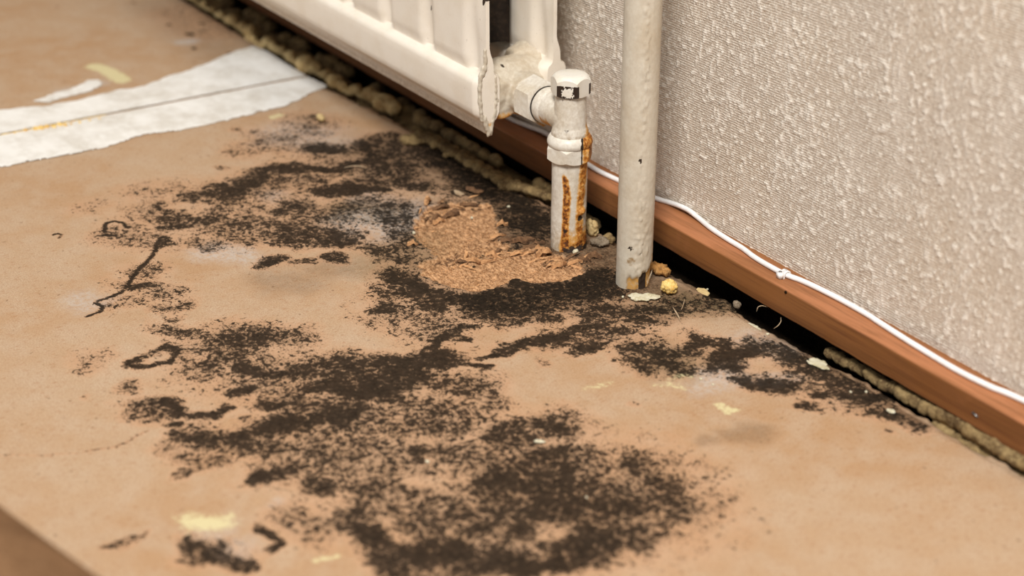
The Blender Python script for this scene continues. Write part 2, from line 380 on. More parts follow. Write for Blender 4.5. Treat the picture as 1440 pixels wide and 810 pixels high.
# mould strokes: radius (px across), density, points
MOULD = [
 # band running up towards the radiator
 (26, .42, (193, 317), (222, 300)), (16, .72, (231, 291), (236, 300)), (30, .62, (235, 309), (270, 309), (300, 309)), (14, .75, (225, 322), (262, 316)),
 (45, .32, (205, 272), (255, 266)), (32, .66, (278, 276), (300, 272)), (28, .88, (307, 270), (345, 262)), (26, .82, (345, 262), (365, 252)),
 (24, .88, (372, 242), (415, 235)), (20, 1.0, (405, 238), (448, 240), (478, 241)), (20, .92, (478, 241), (500, 228), (508, 212)), (24, .9, (507, 202), (515, 215)),
 (22, 1.0, (445, 209), (468, 210)), (28, .45, (412, 167), (450, 170)), (26, .40, (359, 187), (380, 195)), (22, .42, (340, 215), (360, 213)), (8, .5, (310, 236), (318, 236)),
 (22, 1.0, (455, 270), (480, 264), (503, 268)), (14, .95, (520, 268), (545, 267)), (9, .95, (446, 257)), (24, .62, (385, 296), (410, 290)), (20, .5, (335, 306), (352, 302)),
 (34, .55, (420, 296), (440, 305)), (40, .74, (440, 331), (475, 332)), (32, .68, (390, 328), (420, 335)), (26, .55, (350, 340), (380, 336)), (20, .55, (275, 340), (300, 345)), (50, .32, (290, 330), (330, 336)),
 (15, .86, (368, 370), (396, 367)), (10, .55, (410, 370), (440, 367)), (13, .65, (462, 364), (482, 362)), (12, .78, (222, 335), (230, 345)),
 (30, .42, (196, 385), (215, 380)), (15, .8, (178, 405), (205, 399)), (20, .42, (200, 424), (150, 432)), (17, .58, (232, 432), (262, 428)), (12, .55, (240, 446), (250, 445)),
 (60, .34, (300, 300), (420, 270), (470, 300)), (30, .38, (150, 325), (200, 330)), (34, .26, (130, 290)), (10, .5, (330, 182)),
 # dark ground between the rotten spot and the skirting
 (40, .62, (540, 200), (575, 225), (560, 245)), (35, .72, (600, 205), (640, 235)), (40, .78, (660, 250), (720, 280), (755, 310)), (30, .72, (720, 300), (750, 330)), (26, .6, (600, 262), (640, 268)),
 (20, .8, (560, 255), (590, 262)), (22, .62, (540, 300), (560, 330)), (26, .6, (530, 345), (565, 360)), (24, .62, (545, 385), (570, 385)),
 # below the rotten spot
 (28, 1.0, (575, 398), (590, 415), (605, 422)), (18, 1.0, (560, 392), (580, 400)), (18, 1.0, (625, 415), (655, 418)), (18, .85, (535, 432), (552, 434)), (20, .62, (530, 405), (545, 410)), (24, .78, (670, 424), (700, 414)),
 (17, .92, (727, 396), (745, 404)), (28, .75, (725, 412), (790, 405), (825, 395)), (20, .9, (815, 388), (850, 384)), (38, .72, (680, 436), (760, 428), (850, 410)),
 (26, .62, (700, 452), (760, 448)), (26, .72, (830, 400), (865, 395)),
 # central streaks
 (15, 1.0, (656, 463), (628, 474), (602, 490)), (9, .85, (655, 482), (668, 481)), (26, .98, (590, 505), (625, 508)), (9, .9, (625, 508), (684, 517)), (6, .9, (665, 503), (708, 491)),
 (17, 1.0, (710, 490), (745, 483), (785, 472)), (14, .82, (790, 470), (825, 457)), (18, 1.0, (808, 488), (836, 490)), (12, .85, (798, 497), (812, 500)), (10, .5, (765, 512)), (22, .6, (825, 465), (845, 455)),
 (36, .88, (525, 538), (565, 522)), (34, .85, (555, 550), (590, 530)), (40, .62, (625, 538), (680, 545)), (70, .56, (560, 590), (640, 590)), (70, .54, (580, 640), (660, 640)), (40, .5, (690, 570)),
 # large round colony
 (150, .55, (740, 690), (860, 700)), (105, .76, (740, 680), (850, 700)), (60, .86, (850, 705), (875, 715)), (45, .86, (840, 770), (870, 750)), (36, .8, (755, 650), (800, 640)), (40, .82, (690, 680), (720, 670)),
 (40, .9, (690, 790), (740, 795)), (34, .9, (785, 792), (810, 788)), (50, .84, (560, 780), (640, 775)), (24, .82, (525, 738), (540, 752)), (60, .62, (640, 720), (690, 735)), (50, .7, (780, 600), (720, 610)), (50, .66, (920, 690), (940, 715)), (40, .62, (895, 650)),
 (70, .56, (520, 690), (600, 720)), (20, .88, (520, 745), (545, 760)),
 # right-hand patches along the skirting
 (22, .72, (850, 437), (870, 434)), (22, .68, (905, 437), (930, 435)), (40, .62, (955, 430), (1000, 428)), (24, .62, (872, 465), (895, 475)), (30, .76, (905, 505), (945, 515)), (26, .7, (890, 490), (930, 500)),
 (28, .64, (950, 488), (975, 484)), (26, .92, (975, 480), (1005, 482)), (32, .96, (1015, 505), (1050, 498)), (24, .95, (1005, 510)), (28, .82, (1068, 486), (1105, 498)), (20, .7, (1110, 500), (1130, 512)),
 (24, .97, (1060, 540), (1112, 545)), (20, .8, (1045, 532)), (14, .75, (1158, 560), (1170, 562)), (13, .75, (1138, 573), (1150, 574)), (20, .95, (1188, 556), (1205, 558)), (18, .62, (1170, 535), (1185, 530)), (20, .88, (1220, 562), (1238, 550)),
 (18, .85, (1245, 578), (1268, 586)), (16, .62, (1275, 592), (1290, 600)), (10, .7, (848, 492)), (10, .45, (1248, 611)), (8, .5, (890, 572)), (24, .8, (1120, 505), (1200, 545)),
 # left-hand field
 (9, .92, (184, 515), (205, 520), (232, 510), (250, 492), (228, 488), (205, 500), (188, 510)), (26, .48, (227, 460), (285, 475)), (12, .72, (252, 465), (272, 467)), (44, .70, (325, 480), (375, 476)), (34, .6, (380, 478), (410, 474)), (34, .45, (425, 476)),
 (34, .62, (300, 500), (330, 505)), (34, .56, (275, 520), (300, 515)), (16, 1.0, (365, 525), (388, 522)), (20, .8, (335, 518), (350, 517)), (40, .82, (420, 520), (470, 512)), (36, .88, (480, 520), (530, 514)), (34, .9, (540, 515), (590, 510)),
 (30, .8, (445, 543), (470, 545)), (40, .86, (490, 548), (530, 545)), (15, 1.0, (332, 551), (348, 549)), (18, 1.0, (240, 570), (250, 580)), (16, 1.0, (272, 584), (300, 584)), (11, 1.0, (305, 580), (332, 575)), (36, .6, (200, 575), (225, 580)), (11, .9, (240, 601), (252, 601)),
 (34, .72, (270, 615), (300, 618)), (32, .82, (320, 618), (350, 615)), (38, .92, (372, 604), (430, 592)), (36, .92, (430, 592), (480, 585)), (28, .78, (345, 632), (380, 628)), (28, .78, (395, 566), (420, 560)), (60, .6, (430, 580), (500, 575)),
 (28, .44, (240, 636), (262, 640)), (28, .45, (290, 646), (310, 644)), (12, .6, (252, 668), (266, 662)), (17, .96, (370, 675), (388, 673)), (18, .84, (395, 668), (410, 665)), (24, .8, (430, 680), (455, 685)), (70, .56, (470, 620), (540, 640)), (60, .52, (460, 660), (530, 690)),
 (9, .82, (353, 746), (372, 752), (384, 766), (378, 776)), (30, .8, (275, 775), (300, 780)), (26, .72, (318, 785), (335, 792)), (18, .55, (262, 762)), (55, .42, (420, 730), (445, 735)), (40, .6, (495, 725), (515, 735)), (40, .86, (540, 770), (560, 790)),
 (7, .6, (150, 768), (185, 760), (215, 750)), (36, .3, (128, 508)), (16, .52, (178, 543), (190, 545)), (9, .6, (128, 510)), (9, .4, (120, 556)), (44, .5, (560, 690)), (70, .70, (740, 735), (820, 755)), (60, .66, (880, 760), (900, 700)), (50, .62, (620, 800), (700, 770)), (36, .75, (790, 770)),
]
LINES = [
 (3.4, .95, (222, 338), (218, 356), (204, 372), (186, 391), (168, 413), (140, 423), (136, 426)), (3.0, 1.0, (136, 426), (143, 433), (139, 440), (124, 445)), (2.4, .5, (119, 634), (150, 629), (175, 622), (208, 608)),
 (3.2, 1.0, (146, 326), (145, 318), (150, 313), (162, 311), (173, 313), (176, 319)), (4.0, .95, (148, 329), (165, 331)), (2.4, .8, (74, 331), (80, 329.5), (86, 331), (82, 335)), (2.0, .3, (0, 640), (60, 640), (110, 636)),
]
CLEAR = [(18, .6, (768, 746), (795, 742)), (20, .7, (940, 475), (955, 472)), (20, .6, (1000, 462), (1020, 465)), (18, .6, (250, 292), (275, 291)), (16, .7, (1070, 515), (1090, 520)), (14, .6, (493, 222), (505, 218)), (26, .5, (690, 466), (700, 470)), (16, .6, (218, 503), (226, 500))]
HOLE = [(580, 313), (587, 303), (600, 289), (625, 285), (659, 282), (687, 287), (698, 303), (700, 325), (697, 338), (730, 345), (770, 352), (798, 361), (825, 370), (823, 381), (798, 395), (764, 397), (742, 396), (725, 391), (712, 398), (692, 407), (670, 409), (637, 404), (617, 396), (598, 386), (588, 373), (603, 364), (612, 359), (595, 345), (584, 331)]

xs = nonuni([(SEAM+.0012, .46, .0017), (.46, 1.55, .02)]); ys = nonuni([(-1.5, -.56, .02), (-.56, .04, .0017)])
X, Y = panel_grid(xs, ys); FD = Field(X, Y)
Z0 = np.zeros_like(X)
mo = Z0.copy(); strokes(FD, mo, MOULD, .9); strokes(FD, mo, FILL, 1.0)
mo *= .70+.64*fbm(X*95+5, Y*95, 3)
mo = np.clip(np.where(mo > .70, .70+(mo-.70)*.62, mo)+.10*(mo > .2)*(fbm(X*40, Y*40+9, 3)-.5)*2, 0, 1)
cl = Z0.copy(); strokes(FD, cl, CLEAR); mo *= 1-cl
li = Z0.copy(); strokes(FD, li, LINES, .5, True); mo = np.maximum(mo, li)
raw = Z0.copy(); FD.WX2 += .010*(fbm(X*170, Y*170, 4)-.5); FD.WY2 += .010*(fbm(X*170+5, Y*170+8, 4)-.5)
FD.poly(raw, [tuple(onz(*p)[:2]) for p in HOLE], 1, .003)
rin = sst(.35, .65, raw)
ring = Z0.copy(); FD.poly(ring, [tuple(onz(*p)[:2]) for p in HOLE], 1, .020); ring = np.clip(ring*1.5, 0, 1)
mo = np.maximum(mo, .70*ring*(.55+.8*fbm(X*70+3, Y*70, 3))); mo *= 1-.93*rin
st = Z0.copy()
strokes(FD, st, [(46, 1.0, (620, 225), (700, 270), (760, 320)), (44, .95, (720, 315), (770, 345), (850, 350)), (44, .95, (690, 425), (780, 418), (850, 400)), (44, 1.0, (840, 360), (900, 400)), (60, .6, (540, 215), (600, 240)), (34, .75, (930, 410), (1000, 425)), (40, .5, (600, 220)), (30, .45, (860, 430), (940, 440)),
  (38, .32, (380, 392), (415, 398)), (34, .32, (455, 380), (475, 378)), (20, .35, (1035, 612), (1070, 611)), (14, .32, (990, 620), (1005, 619)), (16, .6, (1090, 480), (1200, 530), (1290, 590))])
for (a, b, wd, d) in [((860, 340), (1040, 420), 22, .95), ((1040, 425), (1290, 590), 10, .8)]:
    strokes(FD, st, [(wd, d, a, b)])
st = np.maximum(st, .7*ring); st *= 1-.9*rin
bl = Z0.copy()
strokes(FD, bl, [(46, .6, (405, 188), (450, 196)), (42, .75, (500, 315), (560, 305)), (40, .8, (545, 320), (580, 300)), (28, .75, (300, 354), (335, 360)), (24, .5, (385, 275)), (30, .75, (1000, 530), (1025, 525)), (24, .6, (985, 545), (1040, 532)), (20, .55, (1075, 535), (1110, 532)), (34, .5, (1060, 478), (1090, 490)),
  (24, .6, (110, 422), (128, 430)), (30, .45, (330, 770)), (30, .4, (290, 745)), (14, .5, (385, 712)), (26, .5, (520, 280), (560, 290))])
bl *= 1-rin
ol = Z0.copy(); strokes(FD, ol, [(40, .8, (500, 298), (530, 300)), (40, .8, (955, 425), (1000, 432)), (40, .6, (930, 500), (950, 515)), (50, .5, (580, 340), (545, 370))])
cr = Z0.copy()
strokes(FD, cr, [(26, .80, (276, 735), (292, 729)), (11, .6, (452, 785), (462, 783)), (8, .72, (1018, 575), (1027, 587)), (10, .42, (940, 532), (960, 526)), (9, .42, (820, 545), (850, 540)), (7, .72, (380, 164), (398, 160)), (9, .42, (935, 540), (955, 545))], .9)
# relief
hz = .0006*(fbm(X*30, Y*30, 3)-.5)
rr = sst(.3, .9, raw)
gr = fbm(X*260, Y*520, 4)-.5
step = .0014*np.round(3*fbm(X*55+2, Y*85, 3))/3
Zp = hz - rr*(.0045-2.2*step*.9) + rr*gr*.0042 + sst(.15, .5, raw)*(1-sst(.5, .9, raw))*.0012*fbm(X*300, Y*300, 2)
dg = np.maximum(st, mo*.5); Zp += .0012*dg*(fbm(X*330, Y*330, 3)-.5)
Zp -= .006*sst(.009, .001, edge_y(X)-Y)*(Y > 0)*fbm(X*90, Y*90, 2)
crk = Z0.copy()
strokes(FD, crk, [(3.2, 1, (604, 302), (622, 292), (648, 289), (676, 291)), (2.6, .9, (612, 309), (628, 300), (646, 297)), (2.6, .8, (590, 322), (602, 308)), (3.4, 1, (620, 364), (650, 361), (684, 358)), (3.4, 1, (700, 340), (728, 346), (762, 350)), (3, .9, (640, 370), (668, 368)), (2.6, .8, (768, 364), (792, 372)), (2.4, .7, (712, 352), (742, 356))], .6)
crk *= .35+.9*fbm(X*240, Y*240, 3); Zp -= .0035*crk; mo = np.maximum(mo, np.clip(.75*crk, 0, .8)); st = np.maximum(st, .6*crk)  # cracks painted dark as shade through the mould and stain masks
def panel(name, X, Y, Zp, A, B, th=.019):
    nu, nv = X.shape; V = np.stack([X, Y, Zp], -1).reshape(-1, 3); Fq = grid_faces(nu, nv)
    idx = np.arange(nu*nv).reshape(nu, nv)
    ring = np.concatenate([idx[:, 0], idx[-1, 1:], idx[-2::-1, -1], idx[0, -2:0:-1]])
    Vb = V[ring].copy(); Vb[:, 2] = -th; o = len(V); n = len(ring); i = np.arange(n); j = (i+1) % n
    Fs = np.stack([ring[j], ring[i], o+i, o+j], -1)[:, ::-1]
    Fs = np.stack([ring[i], o+i, o+j, ring[j]], -1)
    V = np.vstack([V, Vb]); Fq = np.vstack([Fq, Fs])
    me = mesh_np(name, V, Fq)
    A = np.vstack([A.reshape(-1, 3), np.zeros((n, 3))]); B = np.vstack([B.reshape(-1, 3), np.zeros((n, 3))])
    attr(me, 'maskA', A); attr(me, 'maskB', B); return me
near = link('floor_panel', panel('floor_panel', X, Y, Zp, np.stack([mo, bl, raw], -1), np.stack([st, cr, ol], -1)), M_floor, floor)
near['label'] = 'tan hardboard panel with black mould colonies and a rotten patch'
def floor_z(x, y):
    i = min(len(xs)-1, max(0, int(np.searchsorted(xs, x)))); j = int(np.argmin(abs(Y[i]-y))); return float(Zp[i, j])
# far panel
xf = nonuni([(-2.6, -1.25, .03), (-1.25, SEAM-.0012, .003)]); yf = nonuni([(-1.5, -.5, .03), (-.5, .04, .003)])
Xf, Yf = panel_grid(xf, yf); FF = Field(Xf, Yf); z0 = np.zeros_like(Xf)
mf = z0.copy(); strokes(FF, mf, [(6, .95, (268, 48)), (4, .8, (237, 35)), (5, .8, (283, 33)), (3.5, .8, (189, 4)), (5, .8, (275, 68)), (4, .7, (289, 45)), (3.5, .7, (320, 74)), (3.5, .7, (275, 88)), (4, .6, (82, 9)), (60, .24, (260, 20), (300, 40))], .6, True)
bf = z0.copy(); strokes(FF, bf, [(12, .9, (258, 60), (270, 58)), (14, .55, (90, 128), (140, 118))], .6, True)
cf = z0.copy(); strokes(FF, cf, [(13, .78, (134, 93), (150, 100), (172, 113))], .5, True)
sf = z0.copy(); strokes(FF, sf, [(60, .3, (250, 5), (300, 40), (340, 70))])
far = link('floor_panel', panel('floor_panel_far', Xf, Yf, .0006*(fbm(Xf*30, Yf*30, 3)-.5), np.stack([mf, bf, z0], -1), np.stack([sf, cf, z0], -1)), M_floor, floor)
far['label'] = 'tan hardboard panel beyond the white joint'

# white filler painted over the joint: two thin ragged skins, one on each panel
def skin(parent, poly, name='filler_strip', th=.0006, lim=None, rag=.007):
    pts = [tuple(onz(*p)[:2]) for p in poly]; a = np.array(pts)
    x = np.arange(a[:, 0].min()-.01, a[:, 0].max()+.01, .0015); y = np.arange(a[:, 1].min()-.01, a[:, 1].max()+.01, .0015)
    X, Y = np.meshgrid(x, y, indexing='ij'); fd = Field(X, Y)
    fd.WX2 = X+rag*(fbm(X*50, Y*110, 4)-.5); fd.WY2 = Y+rag*(fbm(X*50+40, Y*110, 4)-.5)
    f = np.zeros_like(X); fd.poly(f, pts, 1, .004)
    if lim: f[(X > lim[1]) | (X < lim[0])] = 0
    f[Y > edge_y(X)-.001] = 0
    keep = f > .5; Z = .0004+th*sst(.5, .95, f)+.0005*fbm(X*40, Y*220, 3)
    V = np.stack([X, Y, Z], -1).reshape(-1, 3); Fq = grid_faces(*X.shape); kf = keep.reshape(-1)[Fq].all(1); Fq = Fq[kf]
    used, inv = np.unique(Fq, return_inverse=True)
    V = V[used]; Fq = inv.reshape(-1, 4)
    return link(name, mesh_np(name, V, Fq), M_white, parent)
skin(far, [(-60, 164), (0, 155), (60, 150), (110, 141), (160, 128), (205, 121), (235, 108), (270, 98), (300, 86), (330, 73), (356, 66), (378, 72), (402, 88), (437, 106), (250, 150), (0, 200), (-60, 212)], lim=(-9, SEAM-.0016))
skin(far, [(42, 143), (70, 134), (100, 125), (122, 113), (140, 112), (146, 120), (128, 130), (100, 136), (70, 145)], 'filler_smear', .0003)
skin(near, [(-60, 195), (0, 185), (430, 100), (448, 111), (463, 122), (440, 131), (405, 149), (350, 163), (290, 177), (245, 186), (205, 190), (150, 208), (100, 219), (50, 227), (0, 236), (-60, 248)], lim=(SEAM+.0016, 9))

# ------------------------------------------------------------------ wall and skirting
WY = .0704
wx = nonuni([(-2.6, -.32, .02), (-.32, .46, .0011), (.46, 1.55, .02)]); wz = nonuni([(.016, .022, .006), (.022, .36, .0011), (.36, 1.5, .03)])
Xw, Zw = np.meshgrid(wx, wz, indexing='ij')
n1 = fbm(Xw*400, Zw*290, 2); n2 = fbm(Xw*70+8, Zw*30, 3); cl = fbm(Xw*260+33, Zw*130, 3)
rel = .95*sst(.58, .74, n1*.82+n2*.18)+.35*sst(.62, .78, cl)
rel = np.clip(rel, 0, 1)
Yw = WY-.0009*rel-.0004*n2+.0016*(fbm(Xw*9, Zw*5, 2)-.5)
me = mesh_np('wall_right', np.stack([Xw, Yw, Zw], -1).reshape(-1, 3), grid_faces(*Xw.shape))
attr(me, 'relief', np.stack([rel.ravel()]*3, -1))
wallo = tag(link('wall_right', me, M_wall), 'wall covered in cream slubbed textile wallpaper', kind='structure')

bm = bmesh.new(); bmesh.ops.create_cube(bm, size=1, matrix=Matrix.Translation((-.525, .085, -.012)) @ Matrix.Diagonal((4.15, .03, .058, 1)))  # dark block added so the gap under the skirting looks shaded
ft = link('gap_shade_block', finish(bm, 'gap_shade_block'), M_dark, wallo); ft['label'] = 'added dark block standing in for the shade below the skirting'
sk = [(.0472, .0086), (.0463, .0096), (.0461, .020), (.0461, .0290), (.0466, .0300), (.0480, .0307), (.0505, .0311), (.060, .0312), (.0712, .0312), (.0712, .0086)]
V, fs = sweep(sk, nonuni([(-2.6, -1.0, .04), (-1.0, .5, .004), (.5, 1.55, .03)]))
V[:, 1] += np.where(V[:, 1] < .06, .0006*(fbm(V[:, 0]*18, V[:, 2]*60, 3)-.5), 0)
V[:, 2] += np.where(V[:, 2] < .01, .0012*(fbm(V[:, 0]*70, V[:, 1]*10, 3)-.5), .0005*(fbm(V[:, 0]*14, V[:, 1]*10, 2)-.5))
me = mesh_np('baseboard_right', V, fs)
wr = np.where((V[:, 2] > .0296) & (V[:, 2] < .0318) & (V[:, 1] < .066), 1.0, 0.0)  # top strip painted lighter, as worn and as lit from above
attr(me, 'lit_wear', np.stack([wr]*3, -1))
bm = bmesh.new(); bm.from_mesh(me); bmesh.ops.recalc_face_normals(bm, faces=bm.faces); bm.to_mesh(me); bm.free(); set_smooth_angle(me, 22)
base = tag(link('baseboard_right', me, M_wood), 'reddish brown wooden skirting strip along the wall', kind='structure')
p = ony(1371, 583, .0459)
bm = bmesh.new(); bmesh.ops.create_cube(bm, size=1, matrix=Matrix.Translation(p) @ Matrix.Rotation(.25, 4, 'Y') @ Matrix.Diagonal((.0052, .0012, .0013, 1)))
bmesh.ops.bevel(bm, geom=bm.edges[:], offset=.0003, segments=2, affect='EDGES')
nl = link('staple', finish(bm, 'staple'), M_steel, base, True); nl['label'] = 'small bare metal staple in the skirting face'
p = ony(1105, 411, .0459)
link('nail_hole', finish(lathe([(.0011, -.0004), (.0012, .0002), (.0007, .0004)], 14, 'y', p), 'nail_hole'), M_dark, base, True)

# ------------------------------------------------------------------ radiator
XE = -.143
rad = empty('radiator', (-.6, -.008, .08)); ro = Vector(rad.location)
tag(rad, 'cream double panel radiator with fluted front hung above the skirting', 'radiator')
def rad_panel(name, yc, mirror=1):
    # profile of one sheet: offset from the seam plane, height
    pr = [(.0010, .0800), (.0016, .0808), (.0016, .0840), (.0026, .0846), (.0026, .0868), (.0042, .0878), (.0050, .0912), (.0072, .0925), (.0104, .0962), (.0118, .0985), (.0122, .1030), (.0124, .109), (.0125, .117), (.0124, .1225), (.0118, .1250), (.0100, .1270), (.0074, .1284), (.0056, .1296), (.0049, .132), (.0047, .137), (.0047, .142), (.0047, .147)]
    pr += [(.0047, z) for z in np.arange(.151, .20, .004)]+[(.0047, z) for z in np.arange(.21, .60, .02)]+[(.0047, .60), (.0100, .605), (.0124, .612), (.0120, .635), (.006, .645), (.001, .65)]
    pr = np.array(pr); px = nonuni([(-1.5, -.60, .02), (-.60, XE, .0028)])
    n = len(pr); Xp = np.repeat(px[:, None], n, 1); Zp_ = np.repeat(pr[None, :, 1], len(px), 0); O = np.repeat(pr[None, :, 0], len(px), 0)
    k = np.round((Xp+.158)/.0705); cx = -.158+k*.0705; u = (Xp-cx)/.0135
    val = np.where(abs(u) < 1, .5+.5*np.cos(PI*u), 0)*sst(.127, .136, Zp_)*sst(.60, .585, Zp_)
    O1 = O+.0030*sst(.130, .137, Zp_)*sst(.60, .59, Zp_)*(1-sst(XE-.012, XE-.002, Xp)) - (.0028+.0030*sst(.19, .14, Zp_))*val
    O1 = O1+.0003*(fbm(Xp*90, Zp_*90, 3)-.5)
    pinch = 1-.30*sst(XE-.006, XE, Xp)*(Zp_ < .145)
    O1 = O1*np.where(Zp_ < .15, pinch, 1)
    thin = 1-.72*sst(XE-.016, XE-.004, Xp)*sst(.138, .150, Zp_)*sst(.60, .59, Zp_)
    O1 = O1*(1-.35*(1-thin)); Ob = O*np.where(Zp_ < .15, pinch, 1); Ob = Ob*thin-.0022*(1-thin)
    Vf = np.stack([Xp, yc-O1, Zp_], -1); Vb = np.stack([Xp, yc+Ob, Zp_], -1)
    nx = len(px); V = np.vstack([Vf.reshape(-1, 3), Vb.reshape(-1, 3)]); f1 = grid_faces(nx, n); f2 = f1[:, ::-1]+nx*n
    id1 = np.arange(nx*n).reshape(nx, n); id2 = id1+nx*n
    rim = []
    for q in (0, n-1): rim += [(id1[i, q], id2[i, q], id2[i+1, q], id1[i+1, q]) for i in range(nx-1)]
    for q in (0, nx-1): rim += [(id1[q, j], id1[q, j+1], id2[q, j+1], id2[q, j]) for j in range(n-1)]
    me = mesh_np(name, V-np.array(ro), np.vstack([f1, f2, np.array(rim)]))
    bm = bmesh.new(); bm.from_mesh(me); bmesh.ops.recalc_face_normals(bm, faces=bm.faces); bm.to_mesh(me); bm.free(); set_smooth_angle(me, 40)
    dam = np.zeros((len(V), 3))
    lipm = sst(.094, .082, V[:, 2]); dam[:, 2] = .55*lipm  # brown lip tint paints light bounced off the floor
    en = sst(XE-.010, XE, V[:, 0])*sst(.10, .085, V[:, 2]); dam[:, 0] = .55*en
    for (zz, xx, r) in [(.1895, XE-.002, .003), (.163, -.228, .0014)]:
        dd = np.hypot(V[:, 0]-xx, V[:, 2]-zz); dam[:, 1] = np.maximum(dam[:, 1], 1.0*(dd < r))
    attr(me, 'dam', dam)
    return link(name, me, M_rad, rad)
rad_panel('front_panel', -.0385)
rad_panel('rear_panel', .0235)
# dark corrugated sheet added to darken the gap between the two panels
zz = np.arange(.135, .58, .02); cx = np.arange(-1.45, -.186, .004)
Vc = np.array([(x, -.0075+.0165*math.tanh(3*math.sin(x*2*PI/.05)), z) for x in cx for z in zz])-np.array(ro)
cv = link('gap_dark_sheet', mesh_np('gap_dark_sheet', Vc, grid_faces(len(cx), len(zz))), M_blk, rad); cv['label'] = 'dark corrugated sheet added for the shade between the panels'
# welded connection block
def cyl(bm, a, b, r1, r2=None, seg=40):
    a = Vector(a); b = Vector(b); d = b-a
    M = Matrix.Translation((a+b)/2) @ d.to_track_quat('Z', 'Y').to_matrix().to_4x4()
    bmesh.ops.create_cone(bm, cap_ends=True, segments=seg, radius1=r1, radius2=r2 if r2 is not None else r1, depth=d.length, matrix=M)
VX, VY = -.0825, -.004      # valve axis
UZ = .1075                  # height of the union
bm = bmesh.new()
cyl(bm, (-.168, -.040, .1095), (-.168, .030, .1095), .0225)
cyl(bm, (-.166, -.034, .1080), (-.166, -.012, .1080), .0235, .020)
cyl(bm, (-.164, .012, .1090), (-.164, .034, .1090), .020, .0225)
cyl(bm, (-.178, .006, .118), (-.178, .026, .122), .016, .020)
cyl(bm, (-.170, VY, UZ), (-.1372, VY, UZ), .0188, .0172)
cyl(bm, (-.150, -.024, .106), (-.1445, -.024, .106), .017, .015)
bs = link('connection_block', finish(bm, 'connection_block', False), M_paint, rad)
bake(bs, [('REMESH', dict(mode='VOXEL', voxel_size=.0012)), ('SMOOTH', dict(iterations=6, factor=.5))])
jitter(bs.data, .0006, 170, 2.0); V = verts(bs.data)
dam = np.zeros((len(V), 3)); dam[:, 0] = .75*sst(.100, .090, V[:, 2])*sst(-.165, -.150, V[:, 0]); dam[:, 2] = .35
dd = np.hypot(V[:, 0]+.158, V[:, 1]+.018); dam[:, 1] = (dd < .0016)*(V[:, 2] > .12)*1.0
attr(bs.data, 'dam', dam); bs.data.transform(Matrix.Translation(-ro)); bs.data.polygons.foreach_set('use_smooth', np.ones(len(bs.data.polygons), bool))
# paint-clogged weld beads on the end of the front panel and around the top of the block
its = []
for z in np.arange(.084, .150, .0045):
    o_ = np.interp(z, [.081, .088, .099, .112, .128, .137, .16], [.001, .0025, .0078, .0090, .0086, .0040, .0035])
    its.append((XE-.0006, -.0385-o_+random.uniform(-.0005, .0005), z, .0018, .0016, .0055))
    if z < .128: its.append((XE-.0006, -.0385+o_*.6, z, .0016, .0015, .0050))
for y in np.arange(-.034, .012, .006): its.append((-.176+random.uniform(-.002, .002), y, .1245, .006, .004, .0022))
wb = blobs('weld_bead', its, M_paint, .0008, .0005, 300, rad, 4); wb.data.transform(Matrix.Translation(-ro))
attr(wb.data, 'dam', np.tile([.10, .10, .30], (len(wb.data.vertices), 1)))

# ------------------------------------------------------------------ valve and its pipe tail
val = empty('radiator_valve', (VX, VY, 0)); vo = Vector(val.location)
tag(val, 'white painted angle radiator valve on a rust streaked pipe', 'valve')
camd = np.array([CAM[0]-VX, CAM[1]-VY]); camd /= np.linalg.norm(camd); camang = math.atan2(camd[1], camd[0]); rtang = math.atan2(RT[1], RT[0])
def hexr(R, a0): return lambda a: R*math.cos(PI/6)/math.cos(((a-a0) % (PI/3))-PI/6)
def hexnut(R, a0, z0, z1, ch0, ch1, rin, seg=96):
    hr = hexr(R, a0); AF = R*math.cos(PI/6)
    t = math.tan(math.radians(32))
    top = lambda a: z1-max(0, (hr(a)-AF*.93))*t*ch1
    bot = lambda a: z0+max(0, (hr(a)-AF*.93))*t*ch0
    pr = [(rin, z0), (AF*.93, z0)] if ch0 else [(rin, z0)]
    pr += [(hr, bot), (hr, lambda a: bot(a)*.66+top(a)*.34), (hr, lambda a: bot(a)*.34+top(a)*.66), (hr, top)]
    pr += [(AF*.93, z1), (AF*.6, z1), (rin*.5 if not ch1 else AF*.3, z1)] if ch1 else [(rin, z1)]
    return pr
def part(name, bm, mat, dam=None, ang=30, parent=None, root=val):
    me = finish(bm, name); V = verts(me); attr(me, 'dam', dam(V) if dam else np.zeros((len(V), 3)))
    me.transform(Matrix.Translation(-Vector(root.location))); set_smooth_angle(me, ang); return link(name, me, mat, parent or root)
def sides(V):      # sideways offset in the axis frame (right of the camera's view) and height
    return (V[:, 0]-VX)*RT[0]+(V[:, 1]-VY)*RT[1], (V[:, 0]-VX)*camd[0]+(V[:, 1]-VY)*camd[1]
# cap: corner 18 degrees to the right of the viewer
a0 = camang+math.radians(18.4)
def cap_dam(V):
    d = np.zeros((len(V), 3)); s, f = sides(V); z = V[:, 2]
    ang = np.arctan2(s, f); rr = np.hypot(s, f)
    c1 = sst(.1368, .1352, z)*(rr > .0118)*(z > .1262)
    u = (ang-math.radians(-11.6))/math.radians(26)         # the broad face
    patch = (np.abs(u)**4+np.abs((z-.1308)/.0060)**4)**.25
    band = ((ang > math.radians(-43)) & (ang < math.radians(20)))*c1*sst(.62, .72, patch+.8*(fbm(u*7+9, z*1300, 4)-.5))
    u2 = (ang-math.radians(48))/math.radians(26)
    band2 = ((ang >= math.radians(16)) & (ang < math.radians(84)))*c1*sst(.86, 1.0, np.maximum(abs(u2)*1.02, abs(z-.1315)/.0064))
    d[:, 1] = 1.6*np.maximum(band, band2)
    return d
bm = bmesh.new()
hr = hexr(.0155, a0); seg = 180; AF = .0155*.866
rows = [(lambda a: .0085, lambda a: .1262), (lambda a: AF*.95, lambda a: .1262)]
top = lambda a: .1415-max(0, hr(a)-AF*.94)*1.15
